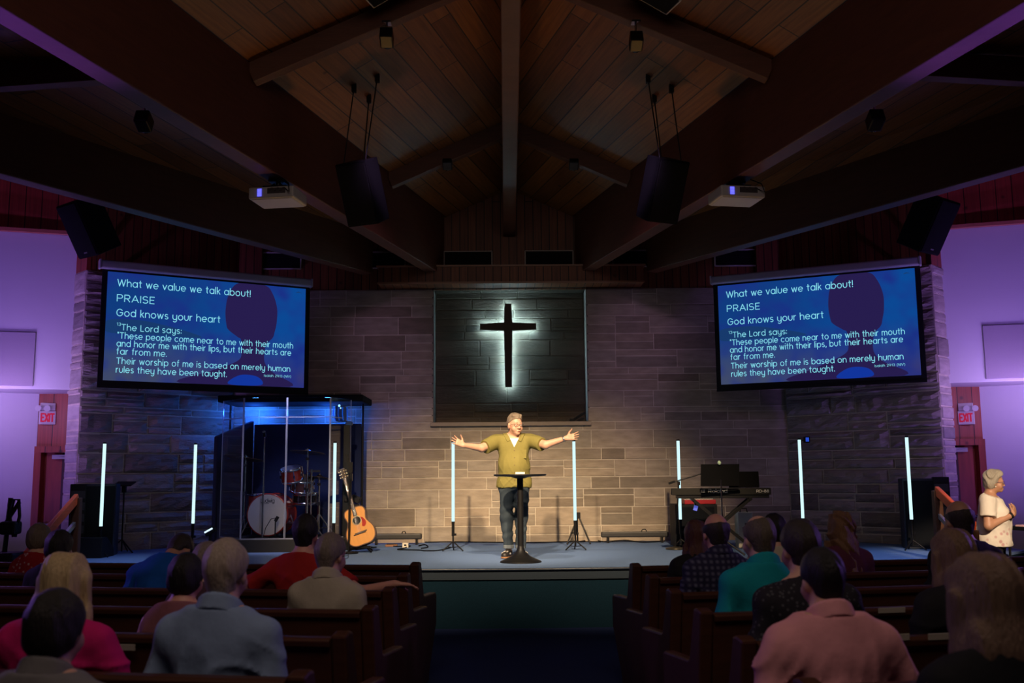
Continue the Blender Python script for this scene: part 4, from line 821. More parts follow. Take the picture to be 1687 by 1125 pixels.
c = atY(1331, 724, 14.9); t = thing('wall_lamp', 'small blue lit lamp on the stone wall above the standing tube', 'lamp', c); MB().box((0, .06, 0), (.07, .12, .09)).build('lamp_body', BLACK, t, bevel=.01); MB().box((-.01, -.005, 0), (.045, .012, .06)).build('lamp_face', emis('lamp_blue', (.02, .07, .55), 1.), t); MB().cyl((0, .1, 0), (0, .6, 0), .012).build('wall_arm', BLKMET, t)
# thin music stand at the far left
c = atY(205, 797, 13.9); t = thing('music_stand', 'thin black music stand with a flat desk between the left tubes', 'music stand', (c.x, 13.9, ST)); z_ = c.z-ST
MB().box((0, 0, z_), (.25, .2, .015), (.25, 0, 0)).box((0, 0, z_-.06), (.05, .05, .12)).build('desk', BLACK, t); MB().cyl((0, 0, .02), (0, 0, z_), .011).build('pole', BLKMET, t)
for k in range(3):
    a = math.radians(90+120*k); MB().cyl((0, 0, .18), (.22*math.cos(a), .22*math.sin(a), .01), .01).build('leg', BLKMET, t)
c = atZ(262, 893, ST); t = thing('stage_monitor', 'low black wedge monitor on the stage behind the bowed person in blue', 'monitor', (c.x+.1, 13.2, ST)); MB().prism([(-.2, 0), (.2, 0), (.2, .10), (-.05, .26), (-.2, .26)], .55, axes((-.28, 0, 0), (0, 1, 0), (0, 0, 1), (1, 0, 0))).build('cabinet', BLACK, t, bevel=.01); MB().bar((-.25, -.0, .20), (.25, -.0, .20), .2, .01).build('grille', GRILLE, t)
c = atY(346, 875, 13.66); t = thing('spot_fixture', 'small fixture with a bright slanted lens low at the left of the drum cage', 'light', (c.x, 13.68, ST)); MB().box((0, 0, c.z-ST), (.15, .1, .08), (0, -.55, 0)).cyl((0, 0, 0), (0, 0, c.z-ST), .02).build('housing', BLACK, t, bevel=.01); MB().box((-.012, -.055, c.z-ST+.012), (.12, .008, .022), (0, -.5, 0)).build('lens', emis('fixture_white', (.6, .8, 1), 1.4), t)
# ================================================================== far side furniture
t = thing('stacked_chair', 'black folded chairs and stand leaning by the left white wall', 'chair', (-6.28, 12.4, 0))
for k, (x, z, a) in enumerate(((-.22, .75, .15), (.05, .92, -.25))):
    MB().bar((x, 0, .2), (x+.05, .04, z+.5), .04, .05).bar((x+.02, .02, z+.2), (x+.17, .02, z+.45), .03, .04).build('leg', BLKMET, t)
MB().tube([(.18, 0, .95), (.12, 0, 1.2), (.16, 0, 1.4), (.22, 0, 1.4), (.24, 0, 1.2), (.2, 0, .95)], .02).build('back_frame', BLKMET, t)
MB().box((-.1, 0, .60), (.75, .4, .34)).box((.14, 0, 1.06), (.2, .2, .16)).box((-.3, -.02, 1.02), (.28, .28, .26)).build('seat', BLACK, t, bevel=.03)
MB().bar((.25, -.1, 0), (.25, -.1, .6), .03, .03).bar((-.4, -.1, 0), (-.4, -.1, .6), .03, .03).bar((.25, .15, 0), (.25, .15, .6), .03, .03).build('frame', BLKMET, t)
t = thing('side_table', 'small dark high table at the right edge behind the standing woman', 'table', (5.95, 11.5, 0), .3)
MB().box((0, 0, 1.0), (.5, .45, .04)).build('table_top', BLKFAB, t, bevel=.01)
for x in (-.2, .2):
    for y in (-.18, .18): MB().cyl((x*1.1, y*1.1, 0), (x, y, .98), .014).build('leg', BLKMET, t)
tag(MB().box((5.90, 11.45, 1.03), (.30, .22, .02), (0, 0, .4)).build('book', pm('book_pink', (.75, .45, .48), .6), bevel=.004), 'pale pink open booklet lying on the small high table at the right edge', 'book')
# ================================================================== pews
PHI = math.radians(10)
LZ = [8.05-.89*k for k in range(7)]; RZ = [7.78-.88*k for k in range(7)]
ENDP = [(-.02, 0), (.30, 0), (.31, .06), (.50, .36), (.545, .42), (.55, .655), (.52, .675), (.16, .69), (.13, .70), (.055, .93), (.045, .962), (.0, .968), (-.06, .955), (-.055, .93), (.02, .45), (.0, .1)]
def pew_frame(side, k):
    if side < 0: E = Vector((-.80, LZ[k], 0)); d = Vector((-math.cos(PHI), math.sin(PHI), 0)); f = Vector((math.sin(PHI), math.cos(PHI), 0))
    else: E = Vector((.905, RZ[k], 0)); d = Vector((math.cos(PHI), math.sin(PHI), 0)); f = Vector((-math.sin(PHI), math.cos(PHI), 0))
    return E, d, f
PEWP = None
ORD = ['front', 'second', 'third', 'fourth', 'fifth', 'sixth', 'nearest']
def pew(side, k):
    global PEWP
    E, d, f = pew_frame(side, k); Lp = 5.4
    lab = '%s dark wooden pew on the %s of the aisle%s' % (ORD[k], 'left' if side < 0 else 'right', ', counted from the stage' if 0 < k < 6 else ', closest to the stage' if k == 0 else ', mostly below the picture edge')
    rz = math.atan2(d.y, d.x) if side > 0 else math.atan2(-d.y, -d.x)
    t = thing('pew', lab, 'pew', E, rz, 'pews facing the stage')     # local x along the row, y towards the stage
    s = 1 if side > 0 else -1
    PX = lambda x, prof, th: MB().prism(prof, th, axes((x, 0, 0), (0, 1, 0), (0, 0, 1), (1, 0, 0)))
    x0 = -.035 if s > 0 else -.035
    PX(x0, ENDP, .07).build('end_panel', PEW, t, bevel=.012)
    xo = s*Lp; PX(xo-.035, ENDP, .07).build('end_panel', PEW, t, bevel=.012)
    a, b = (.035, Lp-.035) if s > 0 else (-Lp+.035, -.035)
    PX(a, [(.02, .40), (.06, .40), (-.015, .915), (-.055, .915)], b-a).build('backrest', PEW, t)
    PX(a, [(-.07, .905), (-.075, .935), (-.055, .945), (.0, .945), (.01, .93), (.0, .905)], b-a).build('top_rail', PEW, t, bevel=.006)
    PX(a, [(.03, .40), (.50, .42), (.515, .44), (.50, .455), (.05, .435)], b-a).build('seat', PEW, t, bevel=.006)
    PX(a, [(.42, .02), (.44, .02), (.44, .42), (.42, .42)], b-a).build('front_rail', PEW, t) if False else None
    m = MB()
    for i in (1, 2): m.box((a+(b-a)*i/3, .22, .2), (.05, .40, .40))
    m.build('seat_support', PEW, t)
    for i in range(2):
        xc = a+(b-a)*(.28+.45*i); r = MB(); r.box((xc, -.085, .56), (.62, .012, .10)).box((xc, -.045, .515), (.62, .09, .012)).box((xc-.31, -.045, .56), (.012, .09, .1)).box((xc+.31, -.045, .56), (.012, .09, .1)); r.build('book_rack', PEW, t)
    return t
for side in (-1, 1):
    for k in range(7): pew(side, k)
for px, py, Y, side, k, lab in [(1469, 1005, 5.3, 1, 3, 'pale offering envelope in the rack behind the fourth right pew'), (1471, 1050, 4.4, 1, 4, 'pale offering envelope in the rack behind the fifth right pew, left one'), (1556, 1048, 4.4, 1, 4, 'pale offering envelope in the rack behind the fifth right pew, right one'), (197, 1066, 4.55, -1, 4, 'dim pale envelope in the rack behind the fifth left pew')]:
    E, d, f = pew_frame(side, k); r_ = ray(px, py); n2 = Vector((d.y, -d.x, 0)); pl = E-f*.075
    tt = (pl-CAM).dot(f)/r_.dot(f); p = CAM+r_*tt
    o = MB().box((0, 0, 0), (.15, .006, .026)).build('offering_envelope', pm('envelope', (.42, .38, .30), .7), bevel=0); o.location = p; o.rotation_euler = (math.radians(6), 0, math.atan2(f.y, f.x)-math.pi/2); tag(o, lab, 'envelope', 'offering envelopes in the pew racks')
# ================================================================== people: signed-distance bodies meshed as one surface
class SDF:
    def __init__(s, lo, hi, h):
        s.h = h; s.lo = np.array(lo, np.float32); s.n = np.ceil((np.array(hi)-s.lo)/h).astype(int)+1
        s.D = np.full(s.n, .5, np.float32)
    def _box(s, lo, hi):
        a = np.clip(np.floor((np.array(lo)-s.lo)/s.h).astype(int), 0, s.n); b = np.clip(np.ceil((np.array(hi)-s.lo)/s.h).astype(int)+1, 0, s.n)
        if np.any(b-a < 1): return None
        sl = tuple(slice(a[i], b[i]) for i in range(3))
        g = [((s.lo[i]+s.h*np.arange(a[i], b[i], dtype=np.float32)).reshape([-1 if j == i else 1 for j in range(3)])) for i in range(3)]
        return sl, g
    def _merge(s, sl, d, k, sub):
        D = s.D[sl]
        if sub: D[...] = np.maximum(D, -d); return
        if k > 0:
            hh = np.clip(.5+.5*(d-D)/k, 0, 1); D[...] = d+(D-d)*(1-hh)*0+np.where(True, 0, 0) if False else (D*hh+d*(1-hh)-k*hh*(1-hh))
        else: D[...] = np.minimum(D, d)
    def cap(s, a, b, ra, rb=None, k=.03, sy=1., cut=(), sub=False):
        rb = ra if rb is None else rb; a = np.array(a, np.float32); b = np.array(b, np.float32); R = max(ra, rb)+k*1.2+2*s.h
        r = s._box(np.minimum(a, b)-R, np.maximum(a, b)+R)
        if r is None: return s
        sl, (X, Y, Z) = r; ab = b-a; L = float(ab@ab)+1e-9
        t = np.clip(((X-a[0])*ab[0]+(Y-a[1])*ab[1]+(Z-a[2])*ab[2])/L, 0, 1)
        dx, dy, dz = X-a[0]-t*ab[0], (Y-a[1]-t*ab[1])*sy, Z-a[2]-t*ab[2]
        d = (np.sqrt(dx*dx+dy*dy+dz*dz)-(ra+(rb-ra)*t))/(1 if sy <= 1 else 1)
        return s._fin(sl, X, Y, Z, d, k, cut, sub)
    def ell(s, c, r, Mx=None, k=.03, cut=(), sub=False):
        c = np.array(c, np.float32); R = max(r)+k*1.2+2*s.h; q_ = s._box(c-R, c+R)
        if q_ is None: return s
        sl, (X, Y, Z) = q_; X_, Y_, Z_ = X-c[0], Y-c[1], Z-c[2]
        if Mx is not None:
            m = np.array(Mx, np.float32); X_, Y_, Z_ = (m[0, i]*X_+m[1, i]*Y_+m[2, i]*Z_ for i in range(3))
        p = np.sqrt((X_/r[0])**2+(Y_/r[1])**2+(Z_/r[2])**2); g = np.sqrt((X_/r[0]**2)**2+(Y_/r[1]**2)**2+(Z_/r[2]**2)**2)+1e-6
        return s._fin(sl, X, Y, Z, p*(p-1)/g, k, cut, sub)
    def _fin(s, sl, X, Y, Z, d, k, cut, sub):
        for p, n in cut:
            n = np.array(n, float); n /= np.linalg.norm(n); d = np.maximum(d, (X-p[0])*n[0]+(Y-p[1])*n[1]+(Z-p[2])*n[2])
        s._merge(sl, d.astype(np.float32), k, sub); return s
    def wedge(s, x0, z0, w, y0):
        X, Y, Z = s.grid(); q_ = np.maximum(np.maximum(np.abs(X-x0)-(Z-z0)*w, y0-Y), z0-Z)*.8+0*X; s.D = np.maximum(s.D, -q_).astype(np.float32); return s
    def front(s, x, z):
        i, k = int(round((x-s.lo[0])/s.h)), int(round((z-s.lo[2])/s.h)); c = np.where(s.D[i, :, k] < 0)[0]; return float(s.lo[1]+s.h*(c[-1]+.5)) if len(c) else 0.
    def grid(s): return [((s.lo[i]+s.h*np.arange(s.n[i], dtype=np.float32)).reshape([-1 if j == i else 1 for j in range(3)])) for i in range(3)]
    def folds(s, amp, z1, seed):
        X, Y, Z = s.grid(); r = random.Random(seed); a = r.uniform(.4, .8); p = r.uniform(0, 6)
        m = np.clip((z1-Z)/.15, 0, 1)
        w = 17*(Z*.9+a*np.abs(X+.02)*1.2)+2.2*np.sin(8*X+p)+1.4*np.sin(11*Z+6*X+p*2)+p; w2 = 19*(Z*.35-a*X*1.6)+1.9*np.sin(9*Y+7*Z+p)+p*1.7
        s.D = s.D-(amp*m*((1-np.abs(np.sin(w)))**3+.5*(1-np.abs(np.sin(w2)))**3-.25)).astype(np.float32); return s
    def plane(s, p, n):
        X, Y, Z = s.grid(); n = np.array(n, float); n /= np.linalg.norm(n); s.D = np.maximum(s.D, ((X-p[0])*n[0]+(Y-p[1])*n[1]+(Z-p[2])*n[2]).astype(np.float32)); return s
    def ripple(s, amp, fx, fy, fz, ph=0.):
        X, Y, Z = s.grid(); s.D = s.D+amp*np.sin(fx*X+2.1*np.sin(fy*Y+ph)+fz*Z+1.7*np.sin(fz*.6*Z+fx*.5*X)+ph).astype(np.float32); return s
    def mesh(s, name, mat, parent, smooth_it=1):
        D = s.D; D[0] = D[-1] = .5; D[:, 0] = D[:, -1] = .5; D[:, :, 0] = D[:, :, -1] = .5
        I = (D < 0); nx, ny, nz = D.shape
        cs = [(i, j, k) for i in (0, 1) for j in (0, 1) for k in (0, 1)]
        cnt = sum(I[i:nx-1+i, j:ny-1+j, k:nz-1+k].astype(np.int8) for i, j, k in cs)
        ai = np.argwhere((cnt > 0) & (cnt < 8)); idx = np.full((nx-1, ny-1, nz-1), -1, np.int32); idx[ai[:, 0], ai[:, 1], ai[:, 2]] = np.arange(len(ai))
        Vc = [D[ai[:, 0]+i, ai[:, 1]+j, ai[:, 2]+k] for i, j, k in cs]; P = np.zeros((len(ai), 3)); c = np.zeros(len(ai))
        for a in range(8):
            for b in range(a+1, 8):
                if sum(abs(cs[a][t]-cs[b][t]) for t in range(3)) != 1: continue
                m = (Vc[a] < 0) != (Vc[b] < 0); t = np.where(m, Vc[a]/(Vc[a]-Vc[b]+1e-12), 0)[:, None]
                P += m[:, None]*(np.array(cs[a])+t*(np.array(cs[b])-np.array(cs[a]))); c += m
        V = s.lo+s.h*(ai+P/c[:, None]); Q = []
        for ax in range(3):
            sh = [slice(1, -1)]*3; sh[ax] = slice(0, -1); sh2 = list(sh); sh2[ax] = slice(1, None)
            A, B = I[tuple(sh)], I[tuple(sh2)]; e = np.argwhere(A != B); off = np.ones(3, int); off[ax] = 0; e = e+off
            o1, o2 = [np.eye(3, dtype=int)[t] for t in range(3) if t != ax]
            g = lambda p: idx[p[:, 0], p[:, 1], p[:, 2]]
            qd = np.stack([g(e-o1-o2), g(e-o2), g(e), g(e-o1)], 1); flip = I[e[:, 0], e[:, 1], e[:, 2]] ^ (ax == 1)
            qd[~flip] = qd[~flip][:, ::-1]; Q.append(qd)
        Q = np.concatenate(Q)
        me = bpy.data.meshes.new(name); me.vertices.add(len(V)); me.vertices.foreach_set('co', V.astype(np.float32).ravel()); me.loops.add(len(Q)*4); me.loops.foreach_set('vertex_index', Q.ravel().astype(np.int32))
        me.polygons.add(len(Q)); me.polygons.foreach_set('loop_start', np.arange(0, len(Q)*4, 4, dtype=np.int32)); me.polygons.foreach_set('loop_total', np.full(len(Q), 4, np.int32)); me.polygons.foreach_set('use_smooth', np.ones(len(Q), bool))
        me.update(); me.validate(); me.materials.append(mat); o = bpy.data.objects.new(name, me); COL.objects.link(o); o.parent = parent
        if smooth_it:
            b = o.modifiers.new('smooth', 'SMOOTH'); b.factor = .5; b.iterations = smooth_it
        return o
def fabric(name, col, var=.12, kind=None):
    if name in MATS: return MATS[name]
    m = pm(name, col, .85, var=var, scale=14, bump=.9, bscale=5.5, spec=.2, stretch=(1, 1, .7))
    if kind:
        nt = m.node_tree; N = nt.nodes.new; L = nt.links.new; b = nt.nodes['Principled BSDF']; src = b.inputs['Base Color'].links[0].from_socket; tc = N('ShaderNodeTexCoord'); mx = N('ShaderNodeMix'); mx.data_type = 'RGBA'; L(src, mx.inputs[6])
        if kind[0] == 'plaid':
            fs = []
            for ax in ('X', 'Z'):
                wv = N('ShaderNodeTexWave'); wv.bands_direction = ax; wv.inputs['Scale'].default_value = 9; L(tc.outputs['Object'], wv.inputs['Vector']); fs.append(wv.outputs['Fac'])
            mm = N('ShaderNodeMath'); mm.operation = 'MULTIPLY_ADD'; L(fs[0], mm.inputs[0]); L(fs[1], mm.inputs[1]); mm.inputs[2].default_value = -.05
            ad = N('ShaderNodeMath'); ad.operation = 'MAXIMUM'; L(mm.outputs[0], ad.inputs[0]); ad.inputs[1].default_value = 0; f = ad.outputs[0]
        else:
            vo = N('ShaderNodeTexVoronoi'); vo.inputs['Scale'].default_value = kind[2]; L(tc.outputs['Object'], vo.inputs['Vector']); r = N('ShaderNodeMapRange'); r.inputs[1].default_value = .18; r.inputs[2].default_value = .34; r.inputs[3].default_value = 1; r.inputs[4].default_value = 0; L(vo.outputs['Distance'], r.inputs[0]); f = r.outputs[0]
            if len(kind) > 3:                                # only below a height
                sp = N('ShaderNodeSeparateXYZ'); L(tc.outputs['Object'], sp.inputs[0]); r2 = N('ShaderNodeMapRange'); r2.inputs[1].default_value = kind[3]; r2.inputs[2].default_value = kind[3]+.12; r2.inputs[3].default_value = 1; r2.inputs[4].default_value = 0; L(sp.outputs[2], r2.inputs[0]); mm = N('ShaderNodeMath'); mm.operation = 'MULTIPLY'; L(f, mm.inputs[0]); L(r2.outputs[0], mm.inputs[1]); f = mm.outputs[0]
        L(f, mx.inputs[0]); mx.inputs[7].default_value = kind[1]+(1,); L(mx.outputs[2], b.inputs['Base Color'])
    return m
def hairmat(name, col, stretch=(14, 14, 1.2)):
    return pm(name, col, .5, var=.45, scale=9, stretch=stretch, bump=.5, bscale=16, spec=.4)
V3 = lambda *a: np.array(a, float)
class Head:
    """head frame: origin at the chin's height under the skull, +y the face, +z up; .245 tall before scaling"""
    def __init__(s, o, rot, sc=1.): s.o = np.array(o, float); s.M = np.array(Euler(rot).to_matrix()); s.s = sc
    def p(s, x, y, z): return s.o+s.M@(V3(x, y, z)*s.s)
    def n(s, x, y, z): return s.M@V3(x, y, z)
    def skin(s, f, detail=False):
        S = s.s; e = lambda c, r, k=.02, **kw: f.ell(s.p(*c), tuple(np.array(r)*S), s.M, k=k*S, **kw); c = lambda a, b, ra, rb=None, k=.015, **kw: f.cap(s.p(*a), s.p(*b), ra*S, (rb or ra)*S, k=k*S, **kw)
        e((0, -.012, .142), (.075, .097, .100)); e((0, .028, .068), (.058, .062, .072), .03); e((0, .068, .018), (.026, .022, .020), .02)
        for x in (-1, 1): e((x*.040, .055, .07), (.026, .026, .03), .02); e((x*.077, -.005, .098), (.010, .022, .033), .008)
        c((-.034, .076, .128), (.034, .076, .128), .014, k=.02)
        c((0, .086, .112), (0, .107, .078), .008, .0115, k=.012)
        if detail:
            for x in (-1, 1): e((x*.032, .098, .107), (.020, .014, .013), .006, sub=True); e((x*.016, .099, .074), (.009, .009, .008), .008)
            e((0, .091, .044), (.024, .010, .006), .006); e((0, .089, .033), (.021, .010, .006), .006); c((-.02, .103, .0385), (.02, .103, .0385), .0028, k=.0, sub=True)
            for x in (-1, 1): e((x*.032, .081, .107), (.014, .011, .013), .004)
        return f
    def scalp(s, f, style, grow=1., L=.3, wd=1., line=.118):
        S = s.s; r = (.075+.011*grow, .097+.010*grow, .100+.011*grow)
        face = (s.p(0, .062, .172), s.n(0, .80, -.60))           # removes the face
        if style in ('short', 'bald', 'thin'):
            cuts = [(s.p(0, .0, line), s.n(0, .62, -1.0))]
            if style == 'bald': cuts.append((s.p(0, 0, .165), s.n(0, .25, 1)))
            if style == 'thin': cuts.append((s.p(0, -.0, .205), s.n(0, .45, 1)))
            f.ell(s.p(0, -.012, .142), tuple(np.array(r)*S), s.M, k=0, cut=cuts); 
            f.ell(s.p(0, -.045, .075), tuple(np.array((.060, .056, .075))*S), s.M, k=.02*S, cut=[(s.p(0, -.03, 0), s.n(0, 1, -.15)), (s.p(0, 0, .018), s.n(0, 0, -1))])
        elif style == 'full':                                    # rounded short crop with volume
            f.ell(s.p(0, -.018, .145), tuple(np.array((.094*wd, .108, .112))*S), s.M, k=0, cut=[(s.p(0, .05, .15), s.n(0, .93, -.42))])
            f.ell(s.p(0, -.050, .088), tuple(np.array((.082*wd, .068, .070))*S), s.M, k=.03*S, cut=[(s.p(0, .0, .0), s.n(0, 1, -.1))])
        else:                                                    # long: crown and a curtain down the back
            cf = [(s.p(0, .050, .17), s.n(0, .93, -.38))]
            f.ell(s.p(0, -.014, .145), tuple(np.array((.092*wd, .110, .112))*S), s.M, k=0, cut=cf)
            dn = V3(0, 0, -1); top = s.p(0, -.045, .13)
            f.cap(top, s.p(0, -.075, -.02), .088*S*wd, .092*S*wd, k=.04*S, sy=1.35, cut=cf)
            a = s.p(0, -.085, -.02); b = a+dn*L+V3(0, -.03, 0); f.cap(a, b, .095*S*wd, .105*S*wd, k=.04*S, sy=1.9)
            for x in (-1, 1):
                a = s.p(x*.072*wd, -.01, .13); f.cap(a, s.p(x*.085*wd, -.01, -.03), .030*S, .034*S, k=.03*S, cut=cf); a = s.p(x*.085*wd, -.02, -.03); f.cap(a, a+dn*(L*.8)+V3(x*.02, -.02, 0), .036*S, .03*S, k=.04*S)
            f.ripple(.005, 75, 14, 5); f.ripple(.0028, 150, 25, 4, 1.)
        return f
def hand(f, w, d, n, t, curl=.3, S=1., spread=.25, curls=None):
    """palm and five fingers. w wrist, d towards the fingers, n out of the palm, t towards the thumb side"""
    w, d, n, t = (np.array(v, float) for v in (w, d, n, t)); d /= np.linalg.norm(d); n -= d*(n@d); n /= np.linalg.norm(n); t = t-d*(t@d)-n*(t@n); t /= np.linalg.norm(t)
    for i in range(4):
        u = .5-i/3; f.cap(w+d*.012*S+t*u*.034*S, w+d*.088*S+t*u*.062*S, .0155*S, .0125*S, k=.012*S)
    ln = [.068, .077, .072, .056]
    for i in range(4):
        u = .5-i/3; c = curl if curls is None else curls[i]; p = w+d*.088*S+t*u*.064*S; a = 0; dr = d+t*u*spread; dr /= np.linalg.norm(dr); L = ln[i]*S
        for j, (fr_, r0, r1) in enumerate(((.46, .0088, .0082), (.30, .0082, .0075), (.24, .0075, .0062))):
            a += c*(1 if j else .7); v = dr*math.cos(a)+n*math.sin(a); q_ = p+v*L*fr_; f.cap(p, q_, r0*S, r1*S, k=.003*S); p = q_
    p = w+d*.025*S+t*.026*S; v = d*.55+t*.80+n*.30; v /= np.linalg.norm(v); q_ = p+v*.042*S; f.cap(p-v*.012*S, q_, .0145*S, .0112*S, k=.012*S); v2 = d*.80+t*.50+n*.28; v2 /= np.linalg.norm(v2); r_ = q_+v2*.032*S; f.cap(q_, r_, .0105*S, .009*S, k=.003*S); f.cap(r_, r_+(v2*.8+n*.3)*.022*S, .009*S, .007*S, k=.003*S)
    return f
def person(label, loc, rz, top=1.38, wd=1., lean=.04, side=0., turn=0., head=(0, 0, 0), skin='fair', hair=('short', (.1, .08, .06)), shirt=('shirt_grey', (.3, .3, .3)), sleeve='short', arms=None, collar=False, h=.0125, hs=1., haironly=None, pants=('trousers_dark', (.03, .032, .04)), hairL=.28, hairW=1., hgrow=1., neckz=0.):
    t = thing('person', label, 'person', loc, rz); k = top/1.385
    ca, sa = math.cos(lean), math.sin(lean); cs_, ss = math.cos(side), math.sin(side)
    def T(x, y, z):                                         # upper body leans about the hips
        z0 = .54; dz = z-z0; y2, z2 = y*ca+dz*sa, -y*sa+dz*ca; x2, z2 = x*cs_+z2*ss, -x*ss+z2*cs_; return V3(x2, y2, z2+z0)*k
    W = wd; shx = .168*W
    SL, SR = T(-shx, -.005, 1.025), T(shx, -.005, 1.025)
    A = dict(L=(T(-shx-.065, .0, .77), T(-.15, .24, .66)), R=(T(shx+.065, .0, .77), T(.15, .24, .66)))
    if arms:
        for key, v in arms.items(): A[key] = tuple(T(*p) for p in v)
    ho = T(0, .035, 1.145+neckz); hd = Head(ho, (head[0]-lean*.6, head[1], head[2]+turn), k*hs*.96)
    hipx = .088; knee = {s_: V3(s_*.115, .46, .535)*k for s_ in (-1, 1)}; ank = {s_: V3(s_*.12, .44, .10) for s_ in (-1, 1)}
    def torso(f, g):
        f.cap(T(-.06, 0, .56), T(.06, 0, .56), .125*W*k+g, k=.06, sy=1.12); f.cap(T(0, 0, .58), T(0, .01, .78), .158*W*k+g, .150*W*k+g, k=.06, sy=1.28); f.cap(T(0, .01, .78), T(0, .0, .96), .150*W*k+g, .160*W*k+g, k=.06, sy=1.4)
        f.cap(T(-.085*W, -.01, .985), T(.085*W, -.01, .985), .085*k+g, k=.05, sy=1.1); f.cap(T(-shx+.015, -.005, 1.025), T(0, -.01, 1.06), .055*k+g, .055*k+g, k=.06); f.cap(T(shx-.015, -.005, 1.025), T(0, -.01, 1.06), .055*k+g, .055*k+g, k=.06); f.cap(T(-.07*W, -.015, 1.085), T(.07*W, -.015, 1.085), .042*k+g, k=.06)
    def legs(f, g):
        for s_ in (-1, 1): f.cap(V3(s_*hipx, .02, .545)*k, knee[s_], .088*k+g, .064*k+g, k=.04); f.cap(knee[s_], ank[s_], .062*k+g, .040*k+g, k=.03)
    lo = np.minimum.reduce([V3(-.34*W, -.26, 0), *[p-.2 for v in A.values() for p in v]]); hi = np.maximum.reduce([V3(.34*W, .66, 1.2), *[p+.2 for v in A.values() for p in v], hd.p(0, 0, .245)+.06, ho+V3(.16, .2, .2)])
    f = SDF(lo, hi, h); torso(f, 0); legs(f, 0)
    for s_ in (-1, 1): f.cap(V3(s_*.12, .43, .06), V3(s_*.125, .60, .045), .045, .04, k=.02)
    for s_, S_ in (('L', SL), ('R', SR)):
        e, w_ = A[s_]; f.cap(S_, e, .050*k*W, .040*k, k=.035); f.cap(e, w_, .040*k, .027*k, k=.02)
        d = w_-e; d = d/np.linalg.norm(d); hand(f, w_, d*.8+V3(0, .3, -.25), V3(0, -.2, -1), V3(1 if s_ == 'L' else -1, .2, 0), .25, k)
    f.cap(T(0, -.02, 1.06), hd.p(0, -.025, .06), .062*k, .056*k, k=.04); hd.skin(f); f.mesh('body', SKIN[skin], t)
    # clothes
    g = .013; f = SDF(lo-.03, hi+.03, h); torso(f, g)
    for s_, S_ in (('L', SL), ('R', SR)):
        e, w_ = A[s_]; d = (e-S_)
        if sleeve == 'none': continue
        fr_ = .72 if sleeve == 'short' else 1.0; pe = S_+d*fr_
        f.cap(S_, S_+d*min(1, fr_+.1), .054*k*W+g, .047*k+g, k=.035, cut=[(pe, d)] if sleeve == 'short' else ())
        if sleeve == 'long': d2 = w_-e; f.cap(e, e+d2*.95, .042*k+g, .034*k+g, k=.02)
    f.cap(T(0, -.02, 1.06), T(0, -.02, 1.14), .062*k+g, k=.045); f.plane(V3(0, 0, .50)*k, (0, 0, -1))
    nk = T(0, -.005, 1.118); up = T(0, 0, 1.1)-T(0, 0, 1.0); up /= np.linalg.norm(up)
    f.plane(nk, up*.93+V3(0, .36, 0)*(1 if True else 0)) if not collar else f.plane(T(0, -.02, 1.135), up)
    f.ripple(.0055, 17, 14, 15, rz*7+top*31); f.folds(.022, 1.06*k, label)
    b2 = SDF(lo-.03, hi+.03, h); torso(b2, .005); b2.cap(T(0, -.02, 1.06), T(0, -.02, 1.14), .062*k+.005, k=.045); b2.plane(V3(0, 0, .50)*k, (0, 0, -1))
    b2.plane(nk, up*.93+V3(0, .36, 0)) if not collar else b2.plane(T(0, -.02, 1.135), up)
    f.D = np.minimum(f.D, b2.D)
    if collar:
        c0, c1 = T(0, -.022, 1.06), hd.p(0, -.03, .035); d = c1-c0; dl = np.linalg.norm(d); tilt = V3(0, .22, 0)*dl
        c = SDF(np.minimum(c0, c1)-.16, np.maximum(c0, c1)+.16, .006); c.cap(c0, c1, .086*k, .074*k, k=0, cut=[(c0+d*.84, d*.8+tilt), (c0+d*.3, -(d*.8+tilt))])
        c.cap(c0-d*.2, c1, .112*k, .080*k, k=.008, cut=[(c0+d*.76, d*.8+tilt), (c0+d*.18, -(d*.8+tilt*1.5))]); c.mesh('collar', fabric(*shirt), t)
    f.mesh('shirt', fabric(*shirt), t)
    f = SDF(V3(-.32*W, -.24, 0)*k, V3(.32*W, .66, .75)*k, h); f.cap(T(-.06, 0, .55), T(.06, 0, .55), .130*W*k+.008, k=.05, sy=1.12); legs(f, .012); f.plane(V3(0, 0, .66)*k, (0, 0, 1)); f.plane(V3(0, 0, .09), (0, 0, -1)); f.mesh('trousers', fabric(*pants), t)
    f = SDF(V3(-.22, .32, -.02), V3(.22, .70, .15), .0125)
    for s_ in (-1, 1): f.cap(V3(s_*.12, .42, .055), V3(s_*.125, .60, .045), .055, .05, k=.02)
    f.plane(V3(0, 0, .004), (0, 0, -1)); f.mesh('shoes', pm('shoe_leather', (.03, .022, .018), .4), t)
    if hair:
        p0 = hd.p(0, 0, .12); f = SDF(p0-V3(.2*hairW, .25, .24+(hairL+.12 if hair[0] in ('long', 'curly') else 0)), p0+V3(.2*hairW, .2, .2), .008)
        hd.scalp(f, 'long' if hair[0] == 'curly' else hair[0], hgrow, hairL, hairW)
        if hair[0] == 'curly': f.ripple(.010, 55, 30, 48)
        elif hair[0] != 'long': f.ripple(.002, 90, 60, 30)
        f.mesh('hair', hairmat('hair_%d_%d_%d' % tuple(int(c*100) for c in hair[1]), hair[1]), t)
    return t, hd
def seat(side, row, px, ytop, dv=.25):
    E, d, f = pew_frame(side, row-1); r_ = ray(px, ytop); P = E+f*dv; n = f
    tt = (P-CAM).dot(n)/r_.dot(n); p = CAM+r_*tt
    return (p.x, p.y, 0), (math.atan2(f.y, f.x)-math.pi/2), p.z
